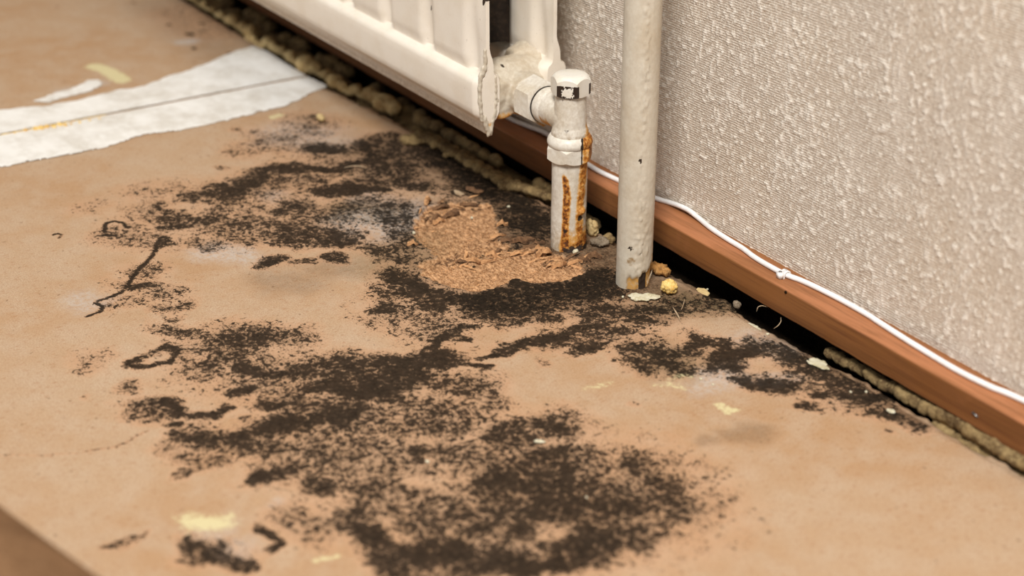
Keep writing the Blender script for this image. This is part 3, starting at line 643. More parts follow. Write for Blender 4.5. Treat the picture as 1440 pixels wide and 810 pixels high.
bot = lambda a: .1262+max(0, hr(a)-AF*.96)*.7
for k in range(15): rows.append((hr, (lambda k: lambda a: bot(a)+(top(a)-bot(a))*k/14)(k)))
rows += [(lambda a: AF*.94, lambda a: .1415), (lambda a: AF*.85, lambda a: .1421), (lambda a: AF*.5, lambda a: .1424), (lambda a: AF*.1, lambda a: .1424)]
bm = lathe(rows, seg, 'z', (VX, VY, 0)); cp = part('valve_cap', bm, M_valve, cap_dam, 28); cp['label'] = 'white hexagonal cap with paint chipped to dark metal'
# body: vertical barrel with a side spigot
bm = bmesh.new()
cyl(bm, (VX, VY, .086), (VX, VY, .0965), .0148, .0144, 64); cyl(bm, (VX, VY, .0960), (VX, VY, .1010), .0144, .0130, 64); cyl(bm, (VX, VY, .0990), (VX, VY, .1275), .0130, .0119, 64)
cyl(bm, (-.1135, VY, UZ), (-.083, VY, UZ), .0138, .0128, 64)
bd = link('valve_body', finish(bm, 'valve_body', False), M_valve, val)
bake(bd, [('REMESH', dict(mode='VOXEL', voxel_size=.0006)), ('SMOOTH', dict(iterations=4, factor=.5))]); jitter(bd.data, .00010, 260, 5)
V = verts(bd.data); s, f = sides(V); z = V[:, 2]
d = np.zeros((len(V), 3)); d[:, 0] = np.maximum(.62*sst(.0095, .0125, s)*sst(.125, .09, z), .6*sst(-.010, -.0135, V[:, 0]-VX)*sst(.108, .099, z)); d[:, 2] = .35+.5*sst(.100, .092, z)
dd = np.hypot(s+.003, (z-.1005)*1.3)
d[:, 1] = np.where(f > 0, .48*sst(.006, .001, dd), 0)+np.where((abs(s+.002) < .007) & (f > 0), .46*sst(.1195, .125, z), 0)
attr(bd.data, 'dam', d); bd.data.transform(Matrix.Translation(-vo)); bd.data.polygons.foreach_set('use_smooth', np.ones(len(bd.data.polygons), bool))
# union nut on the spigot
def nut_dam(V):
    d = np.zeros((len(V), 3)); d[:, 2] = .3+.5*sst(.100, .092, V[:, 2]); d[:, 0] = .5*sst(.098, .090, V[:, 2]); return d
hx = hexr(.0190, math.radians(27)); AFn = .0190*.866
rows = [(.012, -.1378), (.0150, -.1378)]+[(hx, (lambda k: lambda a: -.1378+max(0, hx(a)-AFn*.97)*.8+(.0215-max(0, hx(a)-AFn*.97)*1.4)*k/6)(k)) for k in range(7)]+[(AFn*.94, -.1163), (.0125, -.1160)]
part('union_nut', lathe(rows, 120, 'x', (0, VY, UZ)), M_valve, nut_dam, 28)
rg = part('groove_ring', lathe([(.0120, -.1163), (.0149, -.1163), (.0149, -.1150), (.0120, -.1150)], 48, 'x', (0, VY, UZ)), M_blk, None); rg['label'] = 'thin black ring for the dark groove between nut and valve body'  # black ring added as the dark of the groove
part('spigot_collar', lathe([(.0120, -.1151), (.0144, -.1151), (.0147, -.1140), (.0146, -.1085), (.0136, -.1068)], 48, 'x', (0, VY, UZ)), M_valve, lambda V: np.tile([.1, .1, .35], (len(V), 1)))
# compression nut
def cn_dam(V):
    s, f = sides(V); d = np.zeros((len(V), 3)); d[:, 0] = .85*sst(.0075, .0115, s)*(f > -.012); d[:, 2] = .25+.6*sst(.0085, .012, s)
    d[:, 1] = 1.3*(np.abs(s-.0088) < .0006)*(f > 0); return d
part('compression_collar', lathe([(.012, .0858), (.0168, .0858), (.0175, .0872), (.0176, .0890), (.0170, .0912), (.0158, .0932), (.0145, .0942), (.012, .0945)], 96, 'z', (VX, VY, 0)), M_valve, cn_dam, 60)
hn = hexr(.0186, camang-math.radians(8)); AFm = .0186*.866
rows = [(.011, .0730), (AFm*.92, .0730)]+[(hn, (lambda k: lambda a: .0730+max(0, hn(a)-AFm*.95)*.9+(.0132-max(0, hn(a)-AFm*.95)*1.7)*k/5)(k)) for k in range(6)]+[(AFm*.95, .0862), (.012, .0862)]
part('compression_nut', lathe(rows, 120, 'z', (VX, VY, 0)), M_valve, cn_dam, 28)
# pipe tail
PR = .0138; zs = list(np.arange(-.018, .0745, .001))
def tailr(z): return lambda a: PR*(1+.012*math.sin(3*a+z*90))
bm = lathe([(tailr(z), z) for z in zs], 96, 'z', (VX, VY, 0))
me = finish(bm, 'pipe_tail'); V = verts(me); s, f = sides(V); z = V[:, 2]; n3 = fbm(s*420+7, z*420, 4)
ru = np.zeros(len(V))
c1 = np.interp(z, [0, .02, .05, .064], [-.0030, -.0030, -.0018, -.0040]); wd = np.interp(z, [0, .02, .045, .064], [.0042, .0026, .0030, .0022])
ru = np.maximum(ru, 1.05*(1-sst(.5, 1.5, abs(s-c1)/wd))*sst(.0675, .0600, z+.004*(fbm(s*500, z*60, 2)-.5)))
c2 = np.interp(z, [0, .03, .072], [.0085, .0078, .0108]); ru = np.maximum(ru, .86*(1-sst(.4, 1.6, abs(s-c2)/.0030)))
ru = np.maximum(ru, sst(.030, .004, z)*np.clip(.55+s*45, 0, 1.15)); ru *= (f > -.008)
bumpy = sst(.35, .9, ru)*(n3-.35)*.0022
kn = np.exp(-((s-.0092)**2+(z-.034)**2)/.0026**2)*(f > 0); bumpy += .0030*kn; bumpy -= .0022*np.exp(-((s-.0086)**2+(z-.0290)**2)/.002**2)*(f > 0)
rad_dir = np.stack([V[:, 0]-VX, V[:, 1]-VY, 0*z], -1)/PR
Vn = V+rad_dir*bumpy[:, None]; me.vertices.foreach_set('co', Vn.astype(np.float32).ravel())
dam = np.stack([ru, 1.1*np.exp(-((s-.0086)**2+(z-.0280)**2)/.0025**2)*(f > 0)+.62*sst(.012, .002, z)*(s > -.004)+1.0*((abs(s+.003) < .0016) & (abs(z-.018) < .0016) & (f > 0)), .35+.4*sst(.03, 0, z)], -1)
attr(me, 'dam', dam); me.transform(Matrix.Translation(-vo)); set_smooth_angle(me, 60)
pt = link('pipe_tail', me, M_valve, val); pt['label'] = 'cream painted pipe with brown rust runs'

# ------------------------------------------------------------------ free-standing riser pipe
riser = empty('riser_pipe', (0, 0, 0)); tag(riser, 'tall cream painted vertical pipe rising in front of the wallpaper', 'pipe')
R0 = .0135; zs = list(np.arange(-.016, .46, .0016))+[.50, .8, 1.2]
me = finish(lathe([(R0, z) for z in zs], 80, 'z'), 'pipe'); V = verts(me); z = V[:, 2]
s = V[:, 0]*RT[0]+V[:, 1]*RT[1]; cm = np.array(CAM[:2])/np.linalg.norm(CAM[:2]); f = V[:, 0]*cm[0]+V[:, 1]*cm[1]; ang = np.arctan2(s, f)
lump = sst(.54, .72, fbm(ang*12+40, z*260, 4))*np.exp(-((s-.0025)/.0032)**2)*.0011*(f > 0)+.00035*(fbm(ang*14+9, z*190+5, 3)-.5)
lump += .0009*sst(.5, .7, fbm(ang*9+4, z*420, 3))*sst(.11, .03, z)*np.exp(-((s-.003)/.007)**2)
rd = np.stack([V[:, 0], V[:, 1], 0*z], -1)/R0
# broken paint skin at the foot
brk = sst(.013, .008, z-.0065*sst(-.002, .0125, s)-.004*(fbm(ang*8+3, z*0+2, 3)-.5)*2)*(s > -.0065)
Vn = V+rd*(lump-.0016*brk)[:, None]; me.vertices.foreach_set('co', Vn.astype(np.float32).ravel())
hole = np.hypot(s-.0010, z-.1035)
dirt_foot = 1.1*brk
dam = np.stack([np.maximum(.42*brk, .4*sst(.010, .0130, s)*sst(.05, .012, z)), 1.5*(hole < .0013)*(f > 0)+.75*brk*(abs(s-.006) < .003)+.58*(np.hypot(s+.004, z-.034) < .0022)*(f > 0), .2+dirt_foot+.8*(np.hypot(s+.0035, z-.0235) < .0028)*(f > 0)+.5*sst(.012, .0134, s)*sst(.15, .0, z)], -1)
attr(me, 'dam', dam); set_smooth_angle(me, 60); link('pipe', me, M_paint, riser)
# a curl of loose paint at its foot
pf = []
for i in range(7):
    t = i/6; a_ = camang+math.radians(40+18*t); r_ = R0+.0008+.0012*t
    pf.append((math.cos(a_)*r_, math.sin(a_)*r_, .003+.010*t))
bm = bmesh.new(); vv = []
for i, q in enumerate(pf):
    q = Vector(q); wv = Vector((0, 0, 1))*(.0035-.0018*i/6); vv.append((bm.verts.new(q-wv*.4), bm.verts.new(q+wv)))
for a_, b_ in zip(vv, vv[1:]): bm.faces.new((a_[0], b_[0], b_[1], a_[1]))
bmesh.ops.solidify(bm, geom=bm.faces[:], thickness=.0006)
fl = link('paint_flake', finish(bm, 'paint_flake'), M_paint, riser, True); attr(fl.data, 'dam', np.tile([.3, 0, .6], (len(fl.data.vertices), 1)))

# ------------------------------------------------------------------ cable and clip
cpx = [(712, 163.5), (740, 176), (771, 189), (800, 214), (828, 232), (845, 242), (862, 250), (895, 265), (920, 277.8), (939, 284), (955.6, 289.5), (969, 296), (983, 307), (1000, 321), (1022, 335.6), (1044, 349), (1060, 361), (1079, 372.6), (1104.4, 386), (1134, 397.5), (1178.5, 419.3), (1220, 442.5), (1236, 453), (1273, 476.8), (1290, 487.3), (1343, 519), (1391, 543), (1440, 563.5)]
CZ = .0312+.0021
pts = []
for q in cpx:
    a = onz(q[0], q[1], CZ)
    if a[1] > .0672: a = ony(q[0], q[1], .0672)
    pts.append((a[0], max(a[1], .0500), max(a[2], CZ)))
pts = [(-2.5, .0685, CZ), (-1.8, .067, CZ), (-1.2, .0685, CZ), (-.8, .067, CZ), (-.5, .0685, CZ), (-.38, .068, CZ)]+[q for q in pts if q[0] > -.33]
lx = pts[-1][0]; pts += [(lx+.08, .0685, CZ), (lx+.25, .067, CZ), (lx+.6, .0685, CZ), (1.5, .068, CZ)]
tag(tube('cable', pts, .0020, M_cable, 12), 'thin white cable lying along the top of the skirting', 'cable')
c0 = min(pts, key=lambda q: abs(q[0]-onz(1105, 385, CZ)[0])); c0 = Vector(c0)
clip = empty('cable_clip', c0); tag(clip, 'small white plastic cable clip holding the cable to the skirting', 'clip')
bm = bmesh.new()
arc = [(-.0034, -.0021), (-.0034, .0004)]+[(-.0034*math.cos(t), .0004+.0032*math.sin(t)) for t in np.linspace(.3, PI-.3, 9)]+[(.0034, .0004), (.0034, -.0021)]
inn = [(q[0]*.64, q[1] if q[1] < 0 else q[1]*.66) for q in arc]
for sgn in (-1, 1):
    pass
L = len(arc); vo_ = []; 
for hx_ in (-.0024, .0024):
    vo_.append([bm.verts.new((hx_, q[0], q[1])) for q in arc]+[bm.verts.new((hx_, q[0], q[1])) for q in inn[::-1]])
n = len(vo_[0])
for i in range(n): bm.faces.new((vo_[0][i], vo_[0][(i+1) % n], vo_[1][(i+1) % n], vo_[1][i]))
for i in range(L-1):
    for q in vo_: bm.faces.new((q[i], q[i+1], q[n-2-i], q[n-1-i]))
bmesh.ops.bevel(bm, geom=bm.edges[:], offset=.0002, segments=1, affect='EDGES')
link('clip_arch', finish(bm, 'clip_arch'), M_cable, clip, False)
bm = bmesh.new(); bmesh.ops.create_cube(bm, size=1, matrix=Matrix.Translation((-.0006, -.0044, .0004)) @ Matrix.Diagonal((.0052, .0042, .0050, 1)))
bmesh.ops.bevel(bm, geom=bm.edges[:], offset=.0007, segments=2, affect='EDGES')
link('nail_lug', finish(bm, 'nail_lug'), M_cable, clip, True)
link('nail_head', finish(lathe([(.0013, .0028), (.0013, .0033), (.0008, .0036)], 14, 'z', (-.0006, -.0044, 0)), 'nail_head'), M_steel, clip, True)

# ------------------------------------------------------------------ expanding foam
def B(px, py, rpx, z=None, fy=.8, fz=.8, yw=0, up=0.0):
    """foam lump whose visible centre is at a pixel; rests on the floor edge"""
    r = rpx*depth(onz(px, py))/F; zc = r*fz*.55+up if z is None else z
    q = onz(px, py, zc); return (q[0], q[1], q[2], r, r*fy, r*fz, yw)
chain = [(286, 6, 7), (298, 14, 7), (310, 21, 8), (326, 29, 10), (341, 38, 9), (351, 45, 10), (354, 54, 7), (376.6, 60.5, 10), (384, 66, 8), (395, 69, 8), (407, 78, 10), (414, 86, 7), (429, 91, 13), (441, 95, 12), (460, 105, 11), (471, 114, 13), (481, 122, 10), (501, 126, 11), (519, 133, 11), (541, 145, 16), (553, 152, 13), (528, 138, 10), (271, -4, 8), (258, -12, 9), (244, -20, 8)]
chain = [(a, b, r_*random.uniform(.9, 1.22)) for a, b, r_ in chain]
its = [B(*c, fy=random.uniform(.7, .95), fz=random.uniform(.7, .95)) for c in chain]
order = sorted(its, key=lambda q: q[0])
its += [((p[0]+q[0])/2, (p[1]+q[1])/2, -.0005, abs(q[0]-p[0])*.6+.002, .0022+abs(q[1]-p[1])*.6, .0024) for p, q in zip(order, order[1:])]
tag(blobs('foam_bead', its, M_foam, .0014, .0016, 150), 'lumpy yellow bead of expanding foam under the radiator', 'foam')
its = []
for x in np.arange(-1.05, -.36, .011):
    its.append((x, .036+random.uniform(-.006, .006), -.014+random.uniform(-.004, .004), .0105, .012, .0065+random.random()*.003))
    if random.random() < .45: its.append((x, .048, -.004+random.uniform(-.003, .003), .007+.005*random.random(), .009, .007))
tag(blobs('foam_bed', its, M_foamd, .0016, .0020, 150), 'dark dirty foam deep in the gap behind the lumpy yellow bead', 'foam')
# trimmed ridge
ridge = [(571, 193, 7), (580, 191, 8), (590, 188, 9), (602, 192, 9), (612, 197, 9), (625, 204, 9), (638, 211, 9), (650, 219, 9), (660, 226, 9), (673, 233, 9), (686, 241, 9), (699, 248, 9), (712, 254, 9), (726, 259, 9), (741, 263, 9), (755, 267, 8), (767, 271, 8)]
its = []
for (a, b, r) in ridge:
    q = onz(a, b, .007); its.append((q[0], q[1], .0045, .0075, .0052, .0044, .15)); its.append((q[0]+.004, q[1]+.006, .0035, .0075, .0062, .0038, .1))
for (a, b, r) in [(567, 196, 6), (609, 206, 5), (627, 218, 6), (630, 213, 6), (673, 240, 7.5), (676, 235, 7), (642, 222, 4.5), (706, 262, 8), (716, 263, 8), (726, 264, 6), (652, 227, 4), (600, 196, 5)]:
    its.append(B(a, b, r, .003))
for (a, b, r) in [(615, 174, 9), (630, 185, 12), (640, 190, 9), (649, 196, 12), (660, 202, 10), (667, 207, 12), (680, 214, 9), (697, 222, 11), (590, 165, 11), (603, 170, 8), (760, 256, 8), (770, 262, 8)]:
    q = onz(a, b, .004); its.append((q[0], q[1], .001, .009, .006, .0065))
for x in np.arange(-.33, -.12, .010): its.append((x, .047, -.012, .011, .012, .006)); its.append((x, .036, -.013, .011, .010, .004))
tag(blobs('foam_ridge', its, M_foamd, .0012, .0011, 210), 'flat trimmed ridge of dirty foam running towards the rusty pipe', 'foam')
its = []
for x in np.arange(.16, .50, .008):
    k = sst(.18, .30, x)
    its.append((x, .0555-.006*k+random.uniform(-.0015, .0015), -.004+.0078*k+random.uniform(-.001, .001), .0068, .0050, .0042+.0022*k))
    if x > .27: its.append((x, .052, -.009, .010, .010, .0050))
for (a, b, r) in [(1365, 610, 6), (1378, 620, 6), (1392, 630, 6), (1408, 640, 6), (1424, 650, 6), (1440, 657, 6), (1345, 598, 6)]:
    q = onz(a, b, .0035); its.append((q[0], q[1]+.003, .0032, .0065, .0036, .0036))
tag(blobs('foam_edge', its, M_foamd, .0012, .0009, 200), 'thin yellowish foam edge squeezed out beneath the skirting right of the pipes', 'foam')
# foam crumbs squeezed through the joint
its = []
for (a, b, r) in [(36, 183, 5), (50, 181, 6), (58, 180, 7), (66, 178, 6), (76, 178, 6), (84, 175, 6), (92, 176, 5), (112, 172, 4), (126, 169, 3.5), (100, 174, 3.5)]: its.append(B(a, b, r, .0015, .6, .5))
for (a, b) in [(20, 187), (140, 167)]: its.append(B(a, b, 4, .001, .5, .5))
for t in np.linspace(-.565, -.563, 2): pass
its += [(SEAM, onz(px_, 192-px_*.195)[1], .0003, .0018, .007, .0013) for px_ in range(10, 150, 12)]
tag(blobs('joint_foam', its, M_crumb, .0009, .0004, 300), 'row of yellow foam crumbs squeezed out of the white joint', 'foam')

# ------------------------------------------------------------------ loose bits
def crumb(name, px, py, r, mat, label, cat, group=None, fy=.8, fz=.7, n=5, spread=.55, amp=.0006, voxel=None, yw=0.0):
    q = onz(px, py); rr = r*depth(q)/F; z0 = floor_z(q[0], q[1]) if q[0] > SEAM else 0
    rnd = random.Random(int(px*7+py*13)); its = []
    for i in range(n):
        a = rnd.random()*2*PI; k = spread*rr*rnd.random()
        cr_, sr_ = math.cos(yw), math.sin(yw); ox = k*math.cos(a); oy = k*math.sin(a)*fy
        s_ = rnd.uniform(.5, .8); its.append((q[0]+ox*cr_-oy*sr_, q[1]+ox*sr_+oy*cr_, z0+rr*fz*rnd.uniform(.3, .75), rr*s_, rr*s_*fy, rr*s_*fz, yw))
    o = blobs(name, its, mat, voxel or max(.0004, rr*.10), amp*min(1, rr/.004), 2.2/rr, None, 1)
    lo = min(v.co.z for v in o.data.vertices); o.data.transform(Matrix.Translation((-q[0], -q[1], -lo))); o.location = (q[0], q[1], z0-.0003)
    tag(o, label, cat, group); return o
crumb('foam_crumb', 941, 413, 14, M_crumb, 'chunky yellow foam crumb beside the foot of the tall pipe', 'crumb', n=9, fz=.9, amp=.0018)
crumb('foam_crumb', 450, 171, 9, M_foam, 'pale yellow foam crumb lying just past the end of the white joint', 'crumb', fz=.75)
crumb('plaster_flake', 905, 420, 19, M_cream, 'flat cream plaster flake in front of the tall pipe', 'flake', fy=.55, fz=.16, n=9, spread=.8, amp=.0012, yw=.8)
crumb('foam_flake', 988, 408, 11, M_foam, 'small pale foam flake by the skirting, right of the tall pipe', 'flake', fy=.7, fz=.3, n=6)
crumb('grit_lump', 1036, 429, 11, M_grey, 'grey gritty lump in the dark gap below the skirting', 'grit', fy=.6, fz=.6, n=7, yw=-.5)
crumb('paint_chip', 757, 622, 9, M_cream, 'white paint chip on top of the large round mould colony', 'chip', fy=.5, fz=.3, n=5, yw=.9)
crumb('paint_chip', 601, 650, 4.5, M_cream, 'tiny white chip among the scattered mould specks', 'chip', fz=.5)
crumb('foam_chunk', 833, 332, 9, M_foam, 'upright yellow foam chunk standing behind the rusty pipe foot', 'chunk', fy=.7, fz=1.5, n=6)
crumb('foam_chunk', 822, 328, 8, M_foamd, 'dull foam chunk pressed against the rusty pipe', 'chunk', fy=.7, fz=2.0, n=6)
crumb('plaster_crumb', 811, 357, 5.5, M_cream, 'white plaster crumb in front of the rusty pipe foot', 'crumb', fz=.9)
crumb('plaster_flake', 1148, 512, 19, M_cream, 'long cream plaster flake along the skirting among the right mould patches', 'flake', fy=.42, fz=.14, n=9, spread=.9, amp=.0008, yw=.05)
crumb('plaster_flake', 1060, 455, 13, M_cream, 'narrow cream plaster flake nearer the cable clip', 'flake', fy=.4, fz=.15, n=7, spread=.9, yw=-.05)
crumb('plaster_flake', 1252, 579, 8, M_cream, 'small white flake at the end of the right mould patches', 'flake', fy=.6, fz=.3, n=5)
crumb('foam_wad', 925, 385, 15, mat_simple('amber_fibre', srgb(170, 122, 66), srgb(104, 70, 34), srgb(200, 158, 100), 200, 800, .8, .6), 'ragged amber wad of fibre between the tall pipe and the skirting', 'fibre', fy=.8, fz=.6, n=9, spread=.9, amp=.0022)
crumb('foam_chunk', 856, 340, 9, M_foamd, 'squat dull foam chunk between the two pipes near the skirting', 'chunk', fy=.8, fz=.8, n=6)
crumb('mud_lump', 842, 345, 13, M_grey, 'dirty grey lump in the gap between the two pipes', 'grit', fy=.8, fz=.5, n=8, amp=.0014)
crumb('paint_flake', 645, 273, 10, M_fibre, 'pale flake on the dark ground above the rotten spot', 'flake', fy=.5, fz=.18, n=6, spread=.9)
crumb('bark_flake', 668, 271, 13, M_chipd, 'brown curled flake on the dark ground beyond the rotten spot', 'flake', fy=.7, fz=.25, n=6, spread=.8)
GR = 'pale grit scattered on the mould by the skirting'
for (a, b, r) in [(1080, 470, 2.5), (995, 400, 2.2), (876, 418, 2.5), (1196, 552, 2.4), (986, 534, 2.5), (1003, 541, 2.2), (664, 303, 2.4), (715, 292, 2.2), (582, 328, 3), (676, 238, 2.6), (1218, 552, 2.2), (825, 700, 2.2)]:
    crumb('grit_grain', a, b, r*1.3, M_cream, 'tiny pale grain of grit on the mouldy floor', 'grit', GR, fz=.8, n=3, voxel=.0004)
def strand(pxs, z, r, label, mat=M_fibre):
    pts = [tuple(onz(a, b, (z[i] if isinstance(z, (list, tuple)) else z))) for i, (a, b) in enumerate(pxs)]
    pts = [(p[0], p[1], max(p[2], floor_z(p[0], p[1])+r*.6) if p[1] < edge_y(p[0]) else p[2]) for p in pts]
    tag(tube('fibre', pts, r, mat, 6, None, True), label, 'fibre')
strand([(484, 236), (492, 234), (502, 233.5), (510, 234.5), (517, 237)], .0006, .0006, 'single pale fibre lying on the upper mould band')
strand([(946, 432), (950, 438), (954, 445), (957, 452)], .0008, .0007, 'short pale splinter fibre in front of the amber wad')
strand([(958, 436), (961, 428), (963, 420)], .0006, .0004, 'thin upright pale fibre near the yellow crumb')
strand([(1064, 438), (1066, 432), (1072, 430), (1080, 432)], [.002, .005, .007, .008], .0004, 'curled pale fibre hanging from the skirting underside')
strand([(1088, 462), (1094, 458), (1098, 452), (1098, 446)], [.001, .002, .004, .006], .00035, 'second curled fibre in the gap below the skirting')

# rotten chipboard flakes: big ones singly
def flake_mesh(seed, L, W, H):
    rnd = random.Random(seed); bm = bmesh.new(); rows = []
    n = 5
    for i in range(n):
        t = i/(n-1); wv = W*(.35+.65*math.sin(PI*min(.95, max(.12, t))))*rnd.uniform(.7, 1.2); hh = H*rnd.uniform(.6, 1.2); x = (t-.5)*L; b = H*1.4*math.sin(PI*t)*rnd.random()
        rows.append([bm.verts.new((x+rnd.uniform(-.1, .1)*L/n, -wv/2, b)), bm.verts.new((x, wv/2*rnd.uniform(.6, 1), b)), bm.verts.new((x, wv*.3, b+hh)), bm.verts.new((x, -wv*.35*rnd.uniform(.6, 1.2), b+hh))])
    for a, b in zip(rows, rows[1:]):
        for k in range(4): bm.faces.new((a[k], a[(k+1) % 4], b[(k+1) % 4], b[k]))
    bm.faces.new(rows[0][::-1]); bm.faces.new(rows[-1]); return finish(bm, 'wood_flake')
BIG = [(700, 333, 22, 6, 20, 0), (715, 340, 20, 7, -8, 1), (732, 342, 22, 6, -12, 1), (748, 346, 22, 7, -10, 1), (760, 350, 14, 6, -5, 0), (765, 356, 24, 9, 30, 0), (780, 362, 22, 9, 25, 0), (774, 367, 20, 8, 35, 1), (786, 371, 20, 7, 20, 0), (742, 353, 22, 5, 18, 0), (728, 355, 20, 5, 12, 0), (692, 356, 18, 5, -15, 0), (680, 364, 24, 7, 5, 0), (664, 366, 20, 6, -4, 0),
       (654, 358, 18, 5, 60, 0), (650, 366, 16, 5, -20, 1), (627, 296, 24, 6, -25, 0), (612, 303, 20, 6, 30, 1), (640, 290, 26, 6, 8, 1), (660, 287, 24, 6, 4, 1), (602, 286, 18, 5, 50, 0), (620, 290, 22, 6, 15, 1), (634, 300, 24, 5, 22, 1), (617, 310, 18, 5, 30, 0), (700, 349, 18, 5, 45, 1), (580, 345, 14, 5, 15, 0), (706, 317, 14, 4, 5, 0), (808, 368, 18, 6, 10, 0), (822, 366, 16, 6, -20, 1), (836, 362, 18, 7, -10, 1), (758, 343, 16, 7, -8, 1), (742, 338, 18, 7, -10, 1)]
for i, (a, b, L, W, rz, dk) in enumerate(BIG):
    q = onz(a, b); k = depth(q)/F; me = flake_mesh(i, L*k*1.15, W*k*1.5, .0016+.0008*(i % 3))
    o = link('wood_flake', me, M_chipd if dk else M_chip, None, False)
    o.location = (q[0], q[1], floor_z(q[0], q[1])-.0002); o.rotation_euler = (random.uniform(-.25, .25), random.uniform(-.18, .18), rtang+math.radians(rz)*1.4)
    where = 'on the upper rim of the rotten spot' if b < 322 else 'between the two pipes' if a > 800 else 'heaped at the foot of the rusty pipe' if a > 760 else 'on the torn ridge beside the rusty pipe' if a > 695 else 'in the middle of the rotten spot'
    kind_ = 'dark brown rotten wood flake ' if dk else 'light tan splintered wood flake '
    tag(o, kind_+where, 'wood flake', ('dark' if dk else 'light')+' wood flakes '+where)
# slender splinters sticking out along the torn rims
def splinter_mesh(seed, L, W):
    rnd = random.Random(seed); bm = bmesh.new(); rows = []
    for i in range(4):
        t = i/3; wv = W*(.25, 1, .8, .12)[i]*rnd.uniform(.8, 1.2); y0 = rnd.uniform(-.15, .15)*W; h = wv*.55
        rows.append([bm.verts.new(((t-.5)*L, y0-wv/2, 0)), bm.verts.new(((t-.5)*L, y0+wv/2, 0)), bm.verts.new(((t-.5)*L+L*.05, y0+wv*.1, h))])
    for a, b in zip(rows, rows[1:]):
        for k in range(3): bm.faces.new((a[k], a[(k+1) % 3], b[(k+1) % 3], b[k]))
    bm.faces.new(rows[0][::-1]); bm.faces.new(rows[-1]); return finish(bm, 'wood_splinter')
SPL = [splinter_mesh(100+i, (.008, .011, .006, .014)[i % 4], (.0013, .0018, .0016, .0022)[i % 4]) for i in range(8)]
for i, q in enumerate(SPL): q.materials.append(M_chip if i % 3 else M_chipd)
CURV = [('upper rim of the rotten spot', [(586, 318), (598, 296), (622, 287), (660, 285), (690, 292)], 20), ('torn ridge beside the rusty pipe', [(610, 362), (650, 366), (692, 358), (720, 350), (765, 352)], 34), ('heap at the foot of the rusty pipe', [(752, 360), (778, 366), (800, 366), (822, 372)], 24)]
rnd = random.Random(21)
for where, path, n_ in CURV:
    for i in range(n_):
        t = rnd.random()*(len(path)-1); k = int(t); t -= k
        a = path[k][0]*(1-t)+path[k+1][0]*t+rnd.gauss(0, 6); b = path[k][1]*(1-t)+path[k+1][1]*t+rnd.gauss(0, 4)
        q = onz(a, b); o = link('wood_splinter', SPL[rnd.randrange(8)], None)
        o.location = (q[0], q[1], floor_z(q[0], q[1])+.0004); o.rotation_euler = (rnd.uniform(-.3, .3), rnd.uniform(-.5, .25), rtang+rnd.gauss(.3, .8))
        sc_ = rnd.uniform(.7, 1.3); o.scale = (sc_, sc_, sc_)
        tag(o, 'slender wood splinter on the '+where, 'splinter', 'splinters on the '+where)
# fine fibre litter
def litter(name, poly_px, n, Lr, mat, label, seed, bias=None):
    rnd = random.Random(seed); bm = bmesh.new(); P = poly_px
    x0, x1 = min(p[0] for p in P), max(p[0] for p in P); y0, y1 = min(p[1] for p in P), max(p[1] for p in P); c = 0
    while c < n:
        a, b = rnd.uniform(x0, x1), rnd.uniform(y0, y1); ins = False
        for i in range(len(P)):
            (ax, ay), (bx, by) = P[i], P[(i+1) % len(P)]
            if (ay > b) != (by > b) and a < (bx-ax)*(b-ay)/(by-ay)+ax: ins = not ins
        if not ins: continue
        c += 1; q = onz(a, b); z = floor_z(q[0], q[1]); L = rnd.uniform(*Lr); W = L*rnd.uniform(.10, .28); H = W*.5
        M = Matrix.Translation((q[0], q[1], z+H*.4)) @ Matrix.Rotation(rnd.uniform(0, PI), 4, 'Z') @ Matrix.Rotation(rnd.uniform(-.35, .35), 4, 'Y')
        v = [bm.verts.new(M @ Vector(p)) for p in [(-L/2, 0, 0), (0, -W/2, -H/2), (L/2, 0, 0), (0, W/2, -H/2), (rnd.uniform(-.2, .2)*L, 0, H/2)]]
        for f_ in ((0, 1, 4), (1, 2, 4), (2, 3, 4), (3, 0, 4), (0, 3, 2, 1)): bm.faces.new([v[k] for k in f_])
    o = link(name, finish(bm, name), mat, None, False); tag(o, label, 'wood fibre', kind='stuff')
litter('wood_fibre', HOLE, 1700, (.0012, .0050), M_chip, 'loose light wood fibre covering the rotten spot', 3)
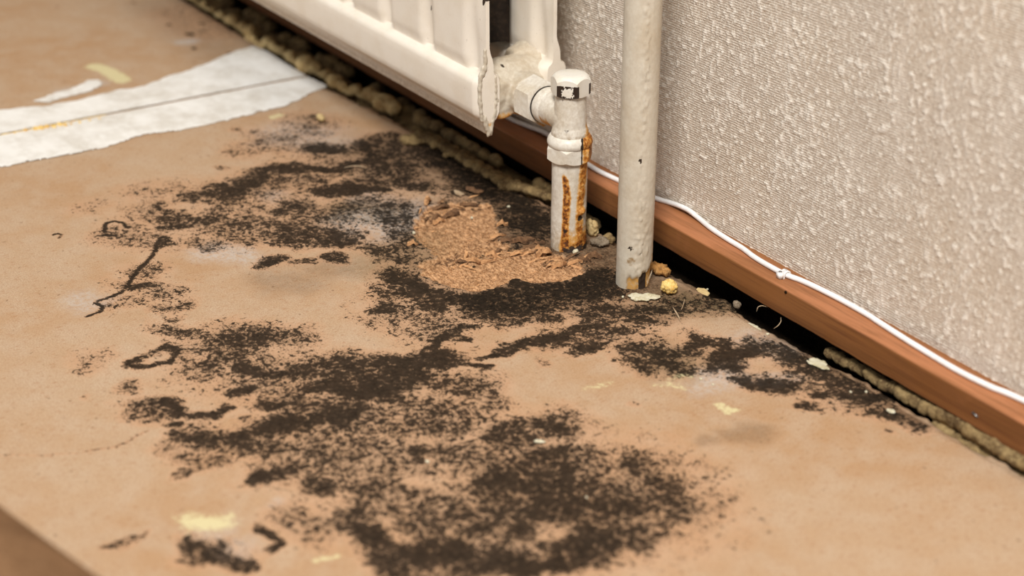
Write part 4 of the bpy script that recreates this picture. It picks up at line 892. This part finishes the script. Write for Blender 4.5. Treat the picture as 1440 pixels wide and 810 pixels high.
litter('dark_wood_fibre', [(690, 330), (760, 335), (800, 355), (840, 350), (850, 375), (790, 372), (740, 360), (690, 362), (640, 372), (600, 368), (640, 352)], 420, (.0015, .006), M_chipd, 'loose dark wood fibre around the pipe feet', 4)
litter('mould_debris', [(850, 372), (900, 410), (960, 415), (1000, 420), (1060, 450), (980, 440), (900, 430), (850, 410)], 220, (.001, .0034), M_chipd, 'fine dark debris scattered over the damp ground around the tall pipe', 5)

# ------------------------------------------------------------------ rolled-back carpet
ra, rb = ray(0, 690), ray(165, 810); nrm = np.cross(ra, rb); nrm /= np.linalg.norm(nrm)
if nrm[2] < 0: nrm = -nrm
ax = np.cross(nrm, [0, 0, 1.0]); ax /= np.linalg.norm(ax)
RR = .062
# centre: height RR, tangent plane through the camera touches it from above
perp = np.array([ax[1], -ax[0], 0]); perp = perp if perp[1] < 0 else -perp
c0 = onz(80, 748, 0); c0[2] = RR
t_ = (-RR*1.0-(c0-CAM) @ nrm)/(perp @ nrm); c0 = c0+perp*t_
prof = []
turns = 3.2; ns = 150
for i in range(ns+1):
    t = i/ns; a = -PI/2+2*PI*turns*t; r = RR-.0155*turns*t
    prof.append((r*math.cos(a), r*math.sin(a)))
inner = [(p[0]*(1-.0075/max(.012, math.hypot(*p))), p[1]*(1-.0075/max(.012, math.hypot(*p)))) for p in prof]
us = np.arange(-.42, .43, .02); bm = bmesh.new(); rows = []
for u in us:
    wob = .002*math.sin(u*23)
    rows.append([bm.verts.new((u, p[0]*(1+.012*math.sin(u*31+i*.09)), p[1])) for i, p in enumerate(prof)]+[bm.verts.new((u, p[0], p[1])) for p in inner[::-1]])
n = len(rows[0])
for a, b in zip(rows, rows[1:]):
    for i in range(n): bm.faces.new((a[i], a[(i+1) % n], b[(i+1) % n], b[i]))
for q in (rows[0], rows[-1]):
    for i in range(ns): bm.faces.new((q[i], q[i+1], q[n-2-i], q[n-1-i]))
cr_ = link('carpet_roll', finish(bm, 'carpet_roll'), M_carpet, None, True)
cr_.location = c0; cr_.rotation_euler = (0, 0, math.atan2(ax[1], ax[0]))
tag(cr_, 'rolled back brown floor covering lying in front of the mouldy panel', 'carpet')
